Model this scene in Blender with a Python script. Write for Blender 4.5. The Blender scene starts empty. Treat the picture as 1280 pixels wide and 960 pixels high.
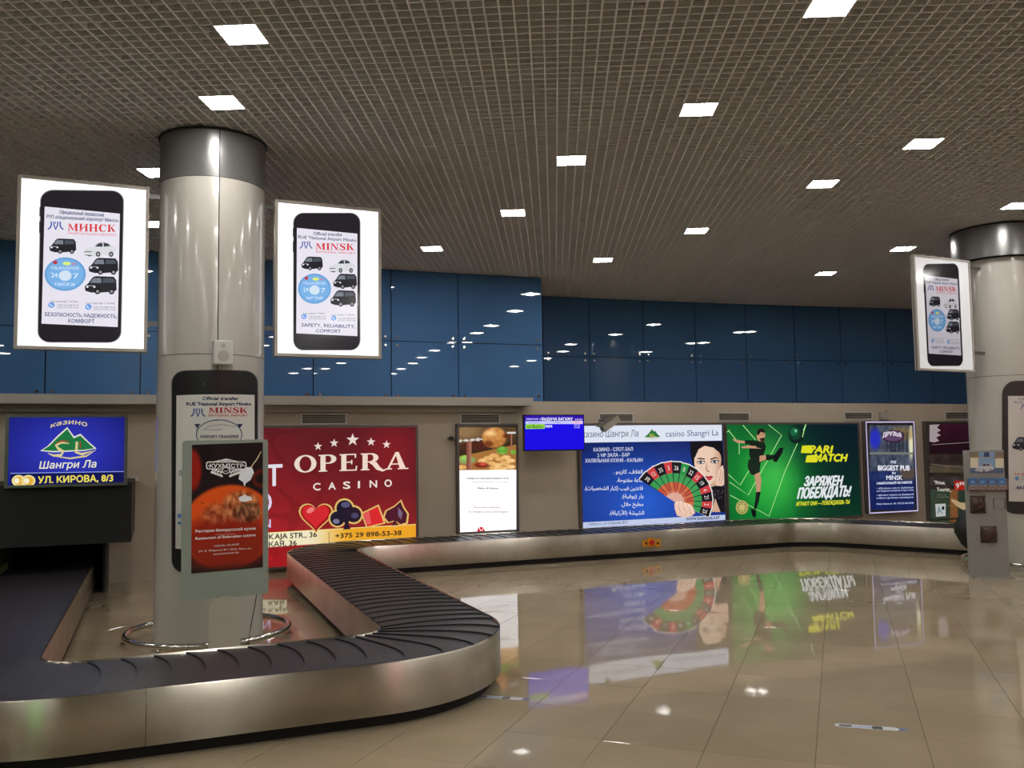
import bpy, bmesh, math, random
import numpy as np
from mathutils import Vector, Matrix
from mathutils.geometry import delaunay_2d_cdt

random.seed(7)
SC = bpy.context.scene
COL = SC.collection

# ---------------------------------------------------------------- camera
FOC, PITCH, ROLL, EYE, HC = 1100.0, 0.070, -0.014, 1.75, 4.70
cp, sp, cr, sr = math.cos(PITCH), math.sin(PITCH), math.cos(ROLL), math.sin(ROLL)
_R = np.array([1, 0, 0.]); FWD = np.array([0, cp, sp]); _U = np.array([0, -sp, cp])
RIGHT = cr*_R + sr*_U; UP = -sr*_R + cr*_U
cam = bpy.data.cameras.new('camera'); cam.sensor_width = 36; cam.lens = 36*FOC/1280
cam.clip_start = 0.05; cam.clip_end = 200
co = bpy.data.objects.new('camera', cam); COL.objects.link(co); SC.camera = co
co.matrix_world = Matrix(((RIGHT[0], UP[0], -FWD[0], 0), (RIGHT[1], UP[1], -FWD[1], 0),
                          (RIGHT[2], UP[2], -FWD[2], EYE), (0, 0, 0, 1)))
# ---------------------------------------------------------------- world, exposure
w = bpy.data.worlds.new('world'); SC.world = w; w.use_nodes = True
w.node_tree.nodes['Background'].inputs[0].default_value = (0.5, 0.48, 0.45, 1)
w.node_tree.nodes['Background'].inputs[1].default_value = 0.02
SC.view_settings.view_transform = 'Standard'; SC.view_settings.look = 'None'
SC.view_settings.gamma = 1; SC.view_settings.use_curve_mapping = False
SC.view_settings.exposure = 0.0
LAMP_STRENGTH = 82.0

# ---------------------------------------------------------------- geometry helpers
EYEP = np.array([0, 0, EYE])
def ray(x, y): return (x-640)/FOC*RIGHT + FWD - (y-480)/FOC*UP
def atz(x, y, z):
    d = ray(x, y); return d*(z-EYE)/d[2] + EYEP
def atdepth(x, y, Y):
    d = ray(x, y); return d*Y/d[1] + EYEP
AZ = math.radians(68)
E1 = np.array([math.sin(AZ), math.cos(AZ), 0]); E2 = np.array([-E1[1], E1[0], 0])
ZV = np.array([0, 0, 1.])
def ST(s, t, z=0): return E1*s + E2*t + ZV*z

class Plane:
    """vertical plane frame: a runs right, b is height, d stands out towards the viewer"""
    def __init__(self, O, az, b0=0.0, roll=0.0):
        a = math.radians(az)
        self.O = np.array([O[0], O[1], b0], float)
        self.e = np.array([math.sin(a), math.cos(a), 0]); self.n = np.array([self.e[1], -self.e[0], 0])
        self.u = ZV.copy()
        if roll:
            c, s = math.cos(roll), math.sin(roll); self.e, self.u = c*self.e+s*self.u, c*self.u-s*self.e
    def ab(self, x, y, d=0.0):
        r = ray(x, y); P0 = self.O + self.n*d
        t = self.n.dot(P0-EYEP)/self.n.dot(r); P = EYEP + r*t - P0
        return (P.dot(self.e), P.dot(self.u))
    def world(self, a, b, d=0.0): return self.O + self.e*a + self.u*b + self.n*d
    seg = None
class Floor:
    """horizontal frame on the floor"""
    def __init__(self, O, az):
        a = math.radians(az); self.O = np.array([O[0], O[1], 0.0]); self.e = np.array([math.sin(a), math.cos(a), 0])
        self.v = np.array([-self.e[1], self.e[0], 0])
    def ab(self, x, y, d=0.0):
        P = atz(x, y, 0)-self.O; return (P.dot(self.e), P.dot(self.v))
    def world(self, a, b, d=0.0): return self.O + self.e*a + self.v*b + ZV*d
    seg = None
class Cyl:
    """wrapped round a column: a is arc length from the side facing the viewer"""
    seg = 0.016
    def __init__(self, C, r):
        self.C = np.array([C[0], C[1], 0.0]); self.r = r
        self.th0 = math.atan2(-C[1], -C[0])
    def ab(self, x, y, d=0.0):
        k = ray(x, y); r = self.r+d
        A = k[0]**2+k[1]**2; B = -2*(k[0]*self.C[0]+k[1]*self.C[1]); Cc = self.C[0]**2+self.C[1]**2-r*r
        D = B*B-4*A*Cc
        t = (-B-math.sqrt(max(D, 0)))/(2*A); P = EYEP+k*t
        th = math.atan2(P[1]-self.C[1], P[0]-self.C[0])-self.th0
        th = (th+math.pi) % (2*math.pi)-math.pi
        return (th*self.r, P[2])
    def world(self, a, b, d=0.0):
        th = self.th0+a/self.r; r = self.r+d
        return np.array([self.C[0]+r*math.cos(th), self.C[1]+r*math.sin(th), b])

# ---------------------------------------------------------------- object helpers
def tag(o, label=None, cat=None, group=None, kind=None):
    if label: o['label'] = label
    if cat: o['category'] = cat
    if group: o['group'] = group
    if kind: o['kind'] = kind
    return o
def thing(name, loc, label, cat, group=None):
    o = bpy.data.objects.new(name, None); o.empty_display_size = .1; COL.objects.link(o)
    o.location = tuple(float(c) for c in loc); return tag(o, label, cat, group)
def link(name, me, parent=None, mats=None):
    o = bpy.data.objects.new(name, me); COL.objects.link(o)
    if parent is not None:
        o.parent = parent
        if parent.type == 'EMPTY': o.matrix_parent_inverse = Matrix.Translation(-Vector(parent.location))
    return o
class MB:
    def __init__(self): self.v = []; self.f = []; self.sm = []
    def add(self, vs, fs, smooth=False):
        k = len(self.v); self.v += [tuple(float(c) for c in p) for p in vs]
        self.f += [tuple(i+k for i in f) for f in fs]; self.sm += [smooth]*len(fs); return self
    def box(self, fr, a0, a1, b0, b1, d0, d1):
        P = [fr.world(a, b, d) for d in (d0, d1) for b in (b0, b1) for a in (a0, a1)]
        return self.add(P, [(0, 1, 3, 2), (4, 6, 7, 5), (0, 4, 5, 1), (2, 3, 7, 6), (0, 2, 6, 4), (1, 5, 7, 3)])
    def prism(self, pts, fn, d0, d1, smooth=False):
        """2D outline pts extruded from d0 to d1 through fn(a,b,d)"""
        n = len(pts); P = [fn(a, b, d0) for a, b in pts]+[fn(a, b, d1) for a, b in pts]
        self.add(P, [tuple(range(n))[::-1], tuple(range(n, 2*n))])
        k = len(self.v)-2*n
        for i in range(n):
            j = (i+1) % n; self.f.append((k+i, k+j, k+n+j, k+n+i)); self.sm.append(smooth)
        return self
    def lathe(self, C, prof, n=48, th0=0, th1=2*math.pi, smooth=True, caps=False):
        full = abs(th1-th0-2*math.pi) < 1e-6; m = n if full else n+1; k = []
        for i in range(m):
            th = th0+(th1-th0)*i/n
            for r, z in prof: k.append((C[0]+r*math.cos(th), C[1]+r*math.sin(th), z))
        L = len(prof); fs = []
        for i in range(n):
            j = (i+1) % m
            for q in range(L-1): fs.append((i*L+q, j*L+q, j*L+q+1, i*L+q+1))
        self.add(k, fs, smooth)
        return self
    def tube(self, pts, r, n=8, closed=False):
        pts = [np.array(p, float) for p in pts]; m = len(pts); V = []; fs = []
        for i in range(m):
            a = pts[i-1] if (i > 0 or closed) else pts[i]; b = pts[(i+1) % m] if (i < m-1 or closed) else pts[i]
            t = b-a; t /= np.linalg.norm(t)+1e-9
            u = np.cross(t, ZV)
            if np.linalg.norm(u) < .05: u = np.cross(t, np.array([1, 0, 0.]))
            u /= np.linalg.norm(u); v = np.cross(u, t); rr = r[i] if isinstance(r, (list, tuple)) else r
            for q in range(n):
                th = 2*math.pi*q/n; V.append(pts[i]+rr*(u*math.cos(th)+v*math.sin(th)))
        for i in range(m if closed else m-1):
            j = (i+1) % m
            for q in range(n): fs.append((i*n+q, i*n+(q+1) % n, j*n+(q+1) % n, j*n+q))
        if not closed: fs += [tuple(range(n))[::-1], tuple((m-1)*n+q for q in range(n))]
        return self.add(V, fs, True)
    def disc(self, c, n, r, h, seg=12):
        """short cylinder, axis n (unit), base centre c"""
        n = np.array(n, float); u = np.cross(n, ZV)
        if np.linalg.norm(u) < .05: u = np.array([1, 0, 0.])
        u /= np.linalg.norm(u); v = np.cross(n, u); c = np.array(c, float)
        P = [c+r*(u*math.cos(2*math.pi*q/seg)+v*math.sin(2*math.pi*q/seg))+n*k for k in (0, h) for q in range(seg)]
        fs = [tuple(range(seg))[::-1], tuple(range(seg, 2*seg))]+[(q, (q+1) % seg, seg+(q+1) % seg, seg+q) for q in range(seg)]
        return self.add(P, fs)
    def build(self, name, mat, parent=None, bevel=0, recalc=True):
        me = bpy.data.meshes.new(name); me.from_pydata(self.v, [], self.f)
        me.polygons.foreach_set('use_smooth', self.sm)
        if recalc or bevel:
            bm = bmesh.new(); bm.from_mesh(me); bmesh.ops.recalc_face_normals(bm, faces=bm.faces)
            if bevel:
                es = [e for e in bm.edges if len(e.link_faces) == 2 and e.calc_face_angle(0) > .6]
                bmesh.ops.bevel(bm, geom=es, offset=bevel, segments=2, affect='EDGES', profile=.6)
            bm.to_mesh(me); bm.free()
        me.materials.append(mat); me.update()
        return link(name, me, parent)

# ---------------------------------------------------------------- materials
def lin(c):
    return tuple(((v/255)/12.92 if v/255 <= .04045 else ((v/255+.055)/1.055)**2.4) for v in c)
def nodes(name):
    m = bpy.data.materials.new(name); m.use_nodes = True; nt = m.node_tree
    return m, nt, nt.nodes['Principled BSDF']
def noise_mix(nt, c1, c2, scale, stretch=(1, 1, 1), detail=4, lo=.35, hi=.65):
    tc = nt.nodes.new('ShaderNodeNewGeometry'); mp = nt.nodes.new('ShaderNodeMapping'); mp.inputs['Scale'].default_value = stretch
    nt.links.new(tc.outputs['Position'], mp.inputs['Vector'])
    no = nt.nodes.new('ShaderNodeTexNoise'); no.inputs['Scale'].default_value = scale; no.inputs['Detail'].default_value = detail
    nt.links.new(mp.outputs[0], no.inputs['Vector'])
    ra = nt.nodes.new('ShaderNodeMapRange'); ra.inputs[1].default_value = lo; ra.inputs[2].default_value = hi
    nt.links.new(no.outputs['Fac'], ra.inputs[0])
    mx = nt.nodes.new('ShaderNodeMix'); mx.data_type = 'RGBA'
    nt.links.new(ra.outputs[0], mx.inputs['Factor']); mx.inputs['A'].default_value = (*c1, 1); mx.inputs['B'].default_value = (*c2, 1)
    return no, ra, mx
def mat(name, rgb, rough=.5, metal=0., spec=.5, var=.08, scale=6, coat=0, bump=0, aniso=0, raw=False):
    m, nt, b = nodes(name); c = rgb if raw else lin(rgb)
    no, ra, mx = noise_mix(nt, tuple(v*(1-var) for v in c), tuple(v*(1+var) for v in c), scale)
    nt.links.new(mx.outputs['Result'], b.inputs['Base Color'])
    b.inputs['Roughness'].default_value = rough; b.inputs['Metallic'].default_value = metal
    b.inputs['Specular IOR Level'].default_value = spec; b.inputs['Coat Weight'].default_value = coat
    b.inputs['Coat Roughness'].default_value = .05
    if bump:
        bu = nt.nodes.new('ShaderNodeBump'); bu.inputs['Strength'].default_value = bump; bu.inputs['Distance'].default_value = .004
        n2 = nt.nodes.new('ShaderNodeTexNoise'); n2.inputs['Scale'].default_value = scale*25
        nt.links.new(n2.outputs['Fac'], bu.inputs['Height']); nt.links.new(bu.outputs[0], b.inputs['Normal'])
    return m
def emit(name, rgb, strength):
    m, nt, b = nodes(name); b.inputs['Base Color'].default_value = (.8, .8, .8, 1)
    b.inputs['Emission Color'].default_value = (*lin(rgb), 1); b.inputs['Emission Strength'].default_value = strength
    return m
def print_mat(name, strength=0., base=1., rough=.15, spec=.5):
    """flat print: colour attribute 'Col' as base colour and, when backlit, as emission"""
    m, nt, b = nodes(name); at = nt.nodes.new('ShaderNodeAttribute'); at.attribute_name = 'Col'
    mu = nt.nodes.new('ShaderNodeMix'); mu.data_type = 'RGBA'; mu.blend_type = 'MULTIPLY'; mu.inputs['Factor'].default_value = 1
    nt.links.new(at.outputs['Color'], mu.inputs['A']); mu.inputs['B'].default_value = (base, base, base, 1)
    nt.links.new(mu.outputs['Result'], b.inputs['Base Color'])
    if strength:
        nt.links.new(at.outputs['Color'], b.inputs['Emission Color']); b.inputs['Emission Strength'].default_value = strength
    b.inputs['Roughness'].default_value = rough; b.inputs['Specular IOR Level'].default_value = spec
    return m
M = {}
M['wall'] = mat('beige_wall_paint', (184, 170, 152), .75, var=.05, scale=1.5, bump=.1)
M['wall_dark'] = mat('dim_wall_paint', (140, 132, 126), .8, var=.05, scale=1.5)
M['cornice'] = mat('cornice_paint', (172, 165, 156), .6, var=.04, scale=2)
M['slab'] = mat('plenum_paint', (88, 85, 87), .9, var=.1)
M['lattice'] = mat('lattice_lacquer', (222, 219, 220), .5, var=.03)
M['frame_grey'] = mat('grey_aluminium', (120, 118, 116), .35, .8, var=.05)
M['frame_dark'] = mat('dark_frame', (104, 97, 94), .4, .3, var=.05)
M['black'] = mat('matt_black', (11, 11, 12), .6, var=.1)
M['blackgloss'] = mat('black_plastic', (14, 14, 16), .25, var=.1)
M['grout'] = mat('tile_grout', (62, 54, 44), .8)
M['cladding'] = mat('cream_column_lacquer', (186, 181, 173), .16, 0, .5, var=.03, scale=2, coat=.25)
M['capband'] = mat('grey_column_band', (128, 127, 126), .28, .55, .5, var=.03, scale=2)
M['white'] = mat('white_plastic', (200, 200, 196), .4, var=.03)
M['panelgrey'] = mat('grey_acrylic', (150, 158, 148), .25, var=.04, scale=3)
M['kioskgrey'] = mat('kiosk_sheet_metal', (142, 142, 138), .4, .15, var=.06, scale=4)
M['chrome'] = mat('chrome', (200, 198, 192), .12, 1.0, var=.04, scale=12)
M['board'] = mat('pale_board', (176, 170, 158), .4, var=.03)
M['cable'] = mat('cable_rubber', (20, 18, 18), .5)
M['orange'] = mat('amber_plastic', (225, 150, 30), .4)
M['red'] = mat('red_plastic', (190, 25, 20), .4)
M['bag'] = mat('black_bag_fabric', (14, 14, 15), .55, var=.3, scale=9, bump=.5)
M['brown'] = mat('brown_pouch', (62, 36, 26), .3, var=.4, scale=22, bump=.6)
M['rubber'] = mat('belt_rubber', (34, 31, 35), .42, 0, .5, var=.12, scale=5)
M['lamp'] = emit('lamp_diffuser', (255, 252, 246), LAMP_STRENGTH)
# polished floor tile
def make_tile_mat():
    m, nt, b = nodes('polished_tile')
    no, ra, mx = noise_mix(nt, lin((150, 134, 110)), lin((161, 145, 121)), 1.2, detail=6)
    oi = nt.nodes.new('ShaderNodeObjectInfo'); hs = nt.nodes.new('ShaderNodeHueSaturation')
    mr = nt.nodes.new('ShaderNodeMapRange'); mr.inputs[3].default_value = .94; mr.inputs[4].default_value = 1.05
    nt.links.new(oi.outputs['Random'], mr.inputs[0]); nt.links.new(mr.outputs[0], hs.inputs['Value'])
    nt.links.new(mx.outputs['Result'], hs.inputs['Color']); nt.links.new(hs.outputs[0], b.inputs['Base Color'])
    b.inputs['Roughness'].default_value = .035; b.inputs['IOR'].default_value = 1.5
    bu = nt.nodes.new('ShaderNodeBump'); bu.inputs['Strength'].default_value = .04; bu.inputs['Distance'].default_value = .01
    n2 = nt.nodes.new('ShaderNodeTexNoise'); n2.inputs['Scale'].default_value = 3.0; n2.inputs['Detail'].default_value = 1
    g = nt.nodes.new('ShaderNodeNewGeometry'); nt.links.new(g.outputs['Position'], n2.inputs['Vector'])
    nt.links.new(n2.outputs['Fac'], bu.inputs['Height']); nt.links.new(bu.outputs[0], b.inputs['Normal'])
    return m
M['tile'] = make_tile_mat()
def make_steel():
    m, nt, b = nodes('brushed_steel')
    no, ra, mx = noise_mix(nt, lin((196, 188, 174)), lin((216, 209, 196)), 3, detail=6)
    nt.links.new(mx.outputs['Result'], b.inputs['Base Color']); b.inputs['Metallic'].default_value = 1
    r2 = nt.nodes.new('ShaderNodeMapRange'); r2.inputs[3].default_value = .33; r2.inputs[4].default_value = .37
    nt.links.new(no.outputs['Fac'], r2.inputs[0]); nt.links.new(r2.outputs[0], b.inputs['Roughness'])
    b.inputs['Anisotropic'].default_value = 1.0; b.inputs['Anisotropic Rotation'].default_value = 0.0
    tg = nt.nodes.new('ShaderNodeCombineXYZ'); tg.inputs[2].default_value = 1.0
    nt.links.new(tg.outputs[0], b.inputs['Tangent'])
    return m
M['steel'] = make_steel()
def make_glass():
    m, nt, b = nodes('blue_backpainted_glass')
    no, ra, mx = noise_mix(nt, lin((68, 108, 154)), lin((76, 116, 162)), .6)
    nt.links.new(mx.outputs['Result'], b.inputs['Base Color']); b.inputs['Roughness'].default_value = .012
    b.inputs['IOR'].default_value = 1.6
    return m
M['glass'] = make_glass()
M['p_white'] = print_mat('backlit_print_bright', 1.15, .25, .12)
M['p_lit'] = print_mat('backlit_print', .85, .25, .12)
M['p_dim'] = print_mat('backlit_print_dim', .45, .5, .12)
M['p_flat'] = print_mat('paper_print', 0, 1, .3)
M['p_screen'] = print_mat('screen_print', 1.0, .05, .2)

# ---------------------------------------------------------------- flat artwork (prints, lettering)
def winding_fill(contours):
    """triangulate closed contours with the non-zero rule"""
    V = []; Ed = []; S = []
    for c in contours:
        k = len(V); n = len(c)
        if n < 3: continue
        for i, p in enumerate(c):
            V.append((float(p[0]), float(p[1]))); Ed.append((k+i, k+(i+1) % n)); q = c[(i+1) % n]; S.append((p[0], p[1], q[0], q[1]))
    if not V: return np.zeros((0, 2)), []
    r = delaunay_2d_cdt([Vector(v) for v in V], Ed, [], 0, 1e-6, False)
    P = np.array([tuple(v) for v in r[0]]); T = np.array(r[2], int)
    if len(T) == 0: return P, []
    C = P[T].mean(axis=1); S = np.array(S, float); out = []
    y = C[:, 1][:, None]; x = C[:, 0][:, None]
    y0, y1, x0, x1 = S[:, 1], S[:, 3], S[:, 0], S[:, 2]
    dy = np.where(y1 == y0, 1e-12, y1-y0)
    up = (y0 <= y) & (y1 > y); dn = (y1 <= y) & (y0 > y)
    xi = x0+(y-y0)*(x1-x0)/dy; right = xi > x
    wn = (up & right).sum(1)-(dn & right).sum(1)
    return P, [tuple(t) for t in T[wn != 0]]
_tc = {}
def text_contours(s, sp_=1.0):
    key = (s, sp_)
    if key in _tc: return _tc[key]
    cu = bpy.data.curves.new('lettering', 'FONT'); cu.body = s; cu.size = 1; cu.fill_mode = 'NONE'; cu.resolution_u = 3; cu.space_character = sp_
    ob = bpy.data.objects.new('lettering', cu); COL.objects.link(ob); bpy.context.view_layer.update()
    me = bpy.data.meshes.new_from_object(ob.evaluated_get(bpy.context.evaluated_depsgraph_get()))
    vs = [(v.co.x, v.co.y) for v in me.vertices]; nxt = {e.vertices[0]: e.vertices[1] for e in me.edges}
    cs = []; seen = set()
    # contours are stored as consecutive runs of vertices
    adj = {}
    for e in me.edges:
        adj.setdefault(e.vertices[0], []).append(e.vertices[1]); adj.setdefault(e.vertices[1], []).append(e.vertices[0])
    for s0 in range(len(vs)):
        if s0 in seen or s0 not in adj: continue
        loop = [s0]; seen.add(s0); cur = s0
        nb = sorted(adj[s0]); step = [n for n in nb if n == s0+1] or nb
        cur = step[0]
        while cur not in seen:
            loop.append(cur); seen.add(cur)
            c = [n for n in adj[cur] if n not in seen]
            if not c: break
            cur = c[0]
        if len(loop) > 2: cs.append([vs[i] for i in loop])
    bpy.data.objects.remove(ob); bpy.data.curves.remove(cu); bpy.data.meshes.remove(me)
    _tc[key] = cs
    return cs
CAPH = 0.70
# own slab-serif capitals (cap height 1)
def _rect(x0, y0, x1, y1): return [(x0, y0), (x1, y0), (x1, y1), (x0, y1)]
def _ell(cx, cy, rx, ry, n=28, a0=0, a1=360):
    return [(cx+rx*math.cos(math.radians(a0+(a1-a0)*i/n)), cy+ry*math.sin(math.radians(a0+(a1-a0)*i/n))) for i in range(n + (0 if abs(a1-a0) == 360 else 1))]
def _stroke(pts, ws):
    L, R_ = [], []
    n = len(pts)
    for i, p in enumerate(pts):
        a = pts[max(i-1, 0)]; b = pts[min(i+1, n-1)]; dx, dy = b[0]-a[0], b[1]-a[1]; l = math.hypot(dx, dy) or 1
        w_ = ws[i] if isinstance(ws, (list, tuple)) else ws
        L.append((p[0]-dy/l*w_/2, p[1]+dx/l*w_/2)); R_.append((p[0]+dy/l*w_/2, p[1]-dx/l*w_/2))
    return R_+L[::-1]
def serif_glyph(ch):
    T, t, e, h = .23, .09, .08, .07
    def stem(x): return [_rect(x, 0, x+T, 1), _rect(x-e, 0, x+T+e, h), _rect(x-e, 1-h, x+T+e, 1)]
    def thin(x): return [_rect(x, 0, x+t, 1), _rect(x-e, 0, x+t+e, h), _rect(x-e, 1-h, x+t+e, 1)]
    if ch in 'OО': return [_ell(.5, .5, .5, .52)]+[_ell(.5, .5, .27, .44)[::-1]], 1.0
    if ch in 'IІ': return stem(e), .4
    if ch in 'PРR':
        g = stem(e)+[_ell(.46, .73, .34, .27, 20, -90, 90)+[(.25, 1), (.25, .93), (.46, .93)]+_ell(.44, .73, .13, .2, 16, 90, -90)+[(.25, .53), (.25, .46)]]
        if ch == 'R': g += [_stroke([(.45, .5), (.62, .38), (.78, .1), (1.0, -.05), (1.15, .0)], [.2, .24, .22, .12, .04])]; return g, 1.05
        return g, .84
    if ch in 'EЕ': return stem(e)+[_rect(e, 0, .78, h), _rect(e, 1-h, .75, 1), _rect(e, .48, .55, .55), [(.70, 0), (.78, 0), (.8, .28), (.74, .28)], [(.68, 1), (.68, .76), (.75, .76), (.75, 1)], _rect(.52, .38, .58, .64)], .86
    if ch in 'AА': return [[(.02, 0), (.12, 0), (.52, 1.02), (.42, 1.02)], [(.62, 0), (.9, 0), (.56, 1.02), (.4, 1.02)], _rect(.2, .28, .72, .35), _rect(-.05, 0, .26, h), _rect(.52, 0, 1.0, h)], .98
    if ch in 'MМ': return thin(.1)+stem(.88)+[[(.08, 1), (.3, 1), (.68, .12), (.58, .02)], [(.58, .02), (.66, .1), (1.0, 1), (.9, 1)]], 1.22
    if ch == 'N': return thin(.1)+thin(.82)+[[(.08, 1), (.33, 1), (.91, .06), (.91, -.02), (.75, 0)]], 1.0
    if ch in 'HН': return stem(e)+stem(.68)+[_rect(.2, .46, .8, .54)], 1.02
    if ch == 'И': return stem(e)+stem(.72)+[[(.2, .05), (.2, .2), (.8, .95), (.8, .8)]], 1.06
    if ch in 'KК': return stem(e)+[[(.26, .4), (.3, .52), (.72, 1), (.84, 1)], [(.38, .52), (.5, .66), (.95, 0), (.68, 0)], _rect(.6, 1-h, .92, 1), _rect(.6, 0, 1.0, h)], 1.0
    if ch == 'S': return [_stroke([(.7, .74), (.62, .92), (.4, .97), (.16, .88), (.16, .68), (.4, .54), (.62, .4), (.66, .2), (.48, .04), (.26, .02), (.1, .12), (.07, .3)], [.04, .1, .1, .16, .22, .24, .24, .2, .12, .1, .1, .04]), _rect(.67, .68, .73, .98), _rect(.04, .02, .1, .34)], .78
    if ch == 'С': return [_stroke([(.8, .7), (.7, .92), (.5, .97), (.25, .88), (.12, .5), (.25, .12), (.5, .03), (.72, .1), (.84, .3)], [.05, .1, .08, .2, .26, .2, .08, .1, .04]), _rect(.78, .64, .84, .96)], .92
    return [], .4

class Art:
    def __init__(self, fr, scale=1.0, ox=0, oy=0, d=0.0, step=.00012):
        self.fr = fr; self.k = (scale, ox, oy); self.d0 = d; self.step = step; self.layer = 0
        self.V = []; self.F = []; self.C = []; self.direct = False
    def crop(self, scale, ox, oy): self.k = (scale, ox, oy); return self
    def xy(self, p):
        if self.direct: return p
        s, ox, oy = self.k; return self.fr.ab(ox+p[0]*s, oy+p[1]*s, self.d0)
    def _emit(self, P, T, col):
        """P: Nx2 points in (a,b); col: rgb or function(a,b)->rgb"""
        P = [tuple(p) for p in P]; T = [tuple(t) for t in T]
        lim = self.fr.seg
        if callable(col): lim = min(lim or 9, getattr(col, 'res', 9))
        if lim:
            cache = {}; work = T; T = []
            it = 0
            while work and it < 18:
                nxt = []; it += 1
                for t in work:
                    L = [(math.dist(P[t[i]], P[t[(i+1) % 3]]), i) for i in range(3)]; m, i = max(L)
                    if m > lim*1.5:
                        a, b, c = t[i], t[(i+1) % 3], t[(i+2) % 3]; key = (min(a, b), max(a, b))
                        if key not in cache:
                            cache[key] = len(P); P.append(((P[a][0]+P[b][0])/2, (P[a][1]+P[b][1])/2))
                        k = cache[key]; nxt += [(a, k, c), (k, b, c)]
                    else: T.append(t)
                work = nxt
            T += work
        k = len(self.V); d = self.d0+self.layer*self.step; self.layer += 1
        for a, b in P:
            self.V.append(tuple(self.fr.world(a, b, d)))
            self.C.append(lin(col(a, b)) if callable(col) else lin(col))
        self.F += [(k+t[0], k+t[1], k+t[2]) for t in T]
    def fill(self, contours, col):
        P, T = winding_fill([[self.xy(p) for p in c] for c in contours])
        if len(T): self._emit(P, T, col)
        return self
    def poly(self, pts, col): return self.fill([pts], col)
    def rect(self, x0, y0, x1, y1, col): return self.fill([[(x0, y0), (x1, y0), (x1, y1), (x0, y1)]], col)
    def ell(self, cx, cy, rx, ry, col, n=24, rot=0):
        c, s = math.cos(math.radians(rot)), math.sin(math.radians(rot))
        return self.fill([[(cx+u*c-v*s, cy+u*s+v*c) for u, v in _ell(0, 0, rx, ry, n)]], col)
    def ring(self, cx, cy, rx, ry, w_, col, n=28):
        return self.fill([_ell(cx, cy, rx, ry, n), _ell(cx, cy, rx-w_, ry-w_, n)[::-1]], col)
    def line(self, pts, w_, col): return self.fill([_stroke(pts, w_)], col)
    def rrect(self, x0, y0, x1, y1, r, col, skew=0.0):
        pts = []
        for cx, cy, a in ((x1-r, y1-r, 0), (x0+r, y1-r, 90), (x0+r, y0+r, 180), (x1-r, y0+r, 270)):
            pts += [(cx+r*math.cos(math.radians(a+q)), cy+r*math.sin(math.radians(a+q))+skew*(cx-x0)) for q in range(0, 91, 15)]
        return self.poly(pts, col)
    def text(self, s, x0, x1, yb, h, col, shear=0.0, yb1=None, bold=0, font=None, sp=1.0, arc=None):
        """fit s between x0 and x1 on the base line yb (yb1 at the right end), cap height h, all in crop units"""
        if font == 'serif':
            cs = []; x = 0
            for ch in s:
                g, wd = serif_glyph(ch)
                cs += [[(px+x, py) for px, py in c] for c in g]; x += wd+.1
            cap = 1.0
        else: cs = text_contours(s, sp); cap = CAPH
        if not cs: return self
        X = [p[0] for c in cs for p in c]; m0, m1 = min(X), max(X)
        if yb1 is None: yb1 = yb
        def mp(p):
            u = (p[0]-m0)/(m1-m0); v = p[1]/cap
            x = x0+u*(x1-x0)+shear*v*h; y = yb+(yb1-yb)*u-v*h
            if arc: y += arc*(2*u-1)**2
            return (x, y)
        cc = [[mp(p) for p in c] for c in cs]
        offs = [(0, 0)] if not bold else [(-bold, 0), (bold, 0), (0, -bold), (0, bold)]
        for o in offs: self.fill([[(p[0]+o[0], p[1]+o[1]) for p in c] for c in cc], col)
        self.layer -= len(offs)-1
        return self
    def paint(self, x0, y0, x1, y1, nx, ny, fn):
        """continuous tone picture on a vertex grid; fn(u,v)->rgb, u,v in 0..1 from the top left"""
        k = len(self.V); d = self.d0+self.layer*self.step; self.layer += 1
        for j in range(ny+1):
            for i in range(nx+1):
                u, v = i/nx, j/ny; a, b = self.xy((x0+(x1-x0)*u, y0+(y1-y0)*v))
                self.V.append(tuple(self.fr.world(a, b, d))); self.C.append(lin(tuple(min(max(c, 0), 255) for c in fn(u, v))))
        for j in range(ny):
            for i in range(nx):
                q = k+j*(nx+1)+i; self.F.append((q, q+1, q+nx+2, q+nx+1))
        return self
    def build(self, name, mat_, parent=None):
        me = bpy.data.meshes.new(name); me.from_pydata(self.V, [], self.F)
        ca = me.color_attributes.new('Col', 'FLOAT_COLOR', 'POINT')
        ca.data.foreach_set('color', np.c_[np.array(self.C), np.ones(len(self.C))].astype(np.float32).ravel())
        me.materials.append(mat_); me.update()
        return link(name, me, parent)

_perm = np.random.RandomState(3).rand(64, 64)
def vnoise(x, y):
    xi, yi = math.floor(x), math.floor(y); fx, fy = x-xi, y-yi; fx = fx*fx*(3-2*fx); fy = fy*fy*(3-2*fy)
    g = lambda i, j: _perm[i % 64, j % 64]
    return (g(xi, yi)*(1-fx)+g(xi+1, yi)*fx)*(1-fy)+(g(xi, yi+1)*(1-fx)+g(xi+1, yi+1)*fx)*fy
def fbm(x, y, o=3): return sum(vnoise(x*2**k+k*7, y*2**k+k*3)/2**(k+1) for k in range(o))/(1-1/2**o)
def mixc(a, b, t):
    t = min(max(t, 0), 1); return tuple(a[i]*(1-t)+b[i]*t for i in range(3))
def blob(u, v, cu, cv, ru, rv, soft=.25):
    r = math.hypot((u-cu)/ru, (v-cv)/rv); return min(max((1+soft-r)/(2*soft), 0), 1)
def shade(fn, res=.05):
    fn.res = res; return fn
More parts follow.
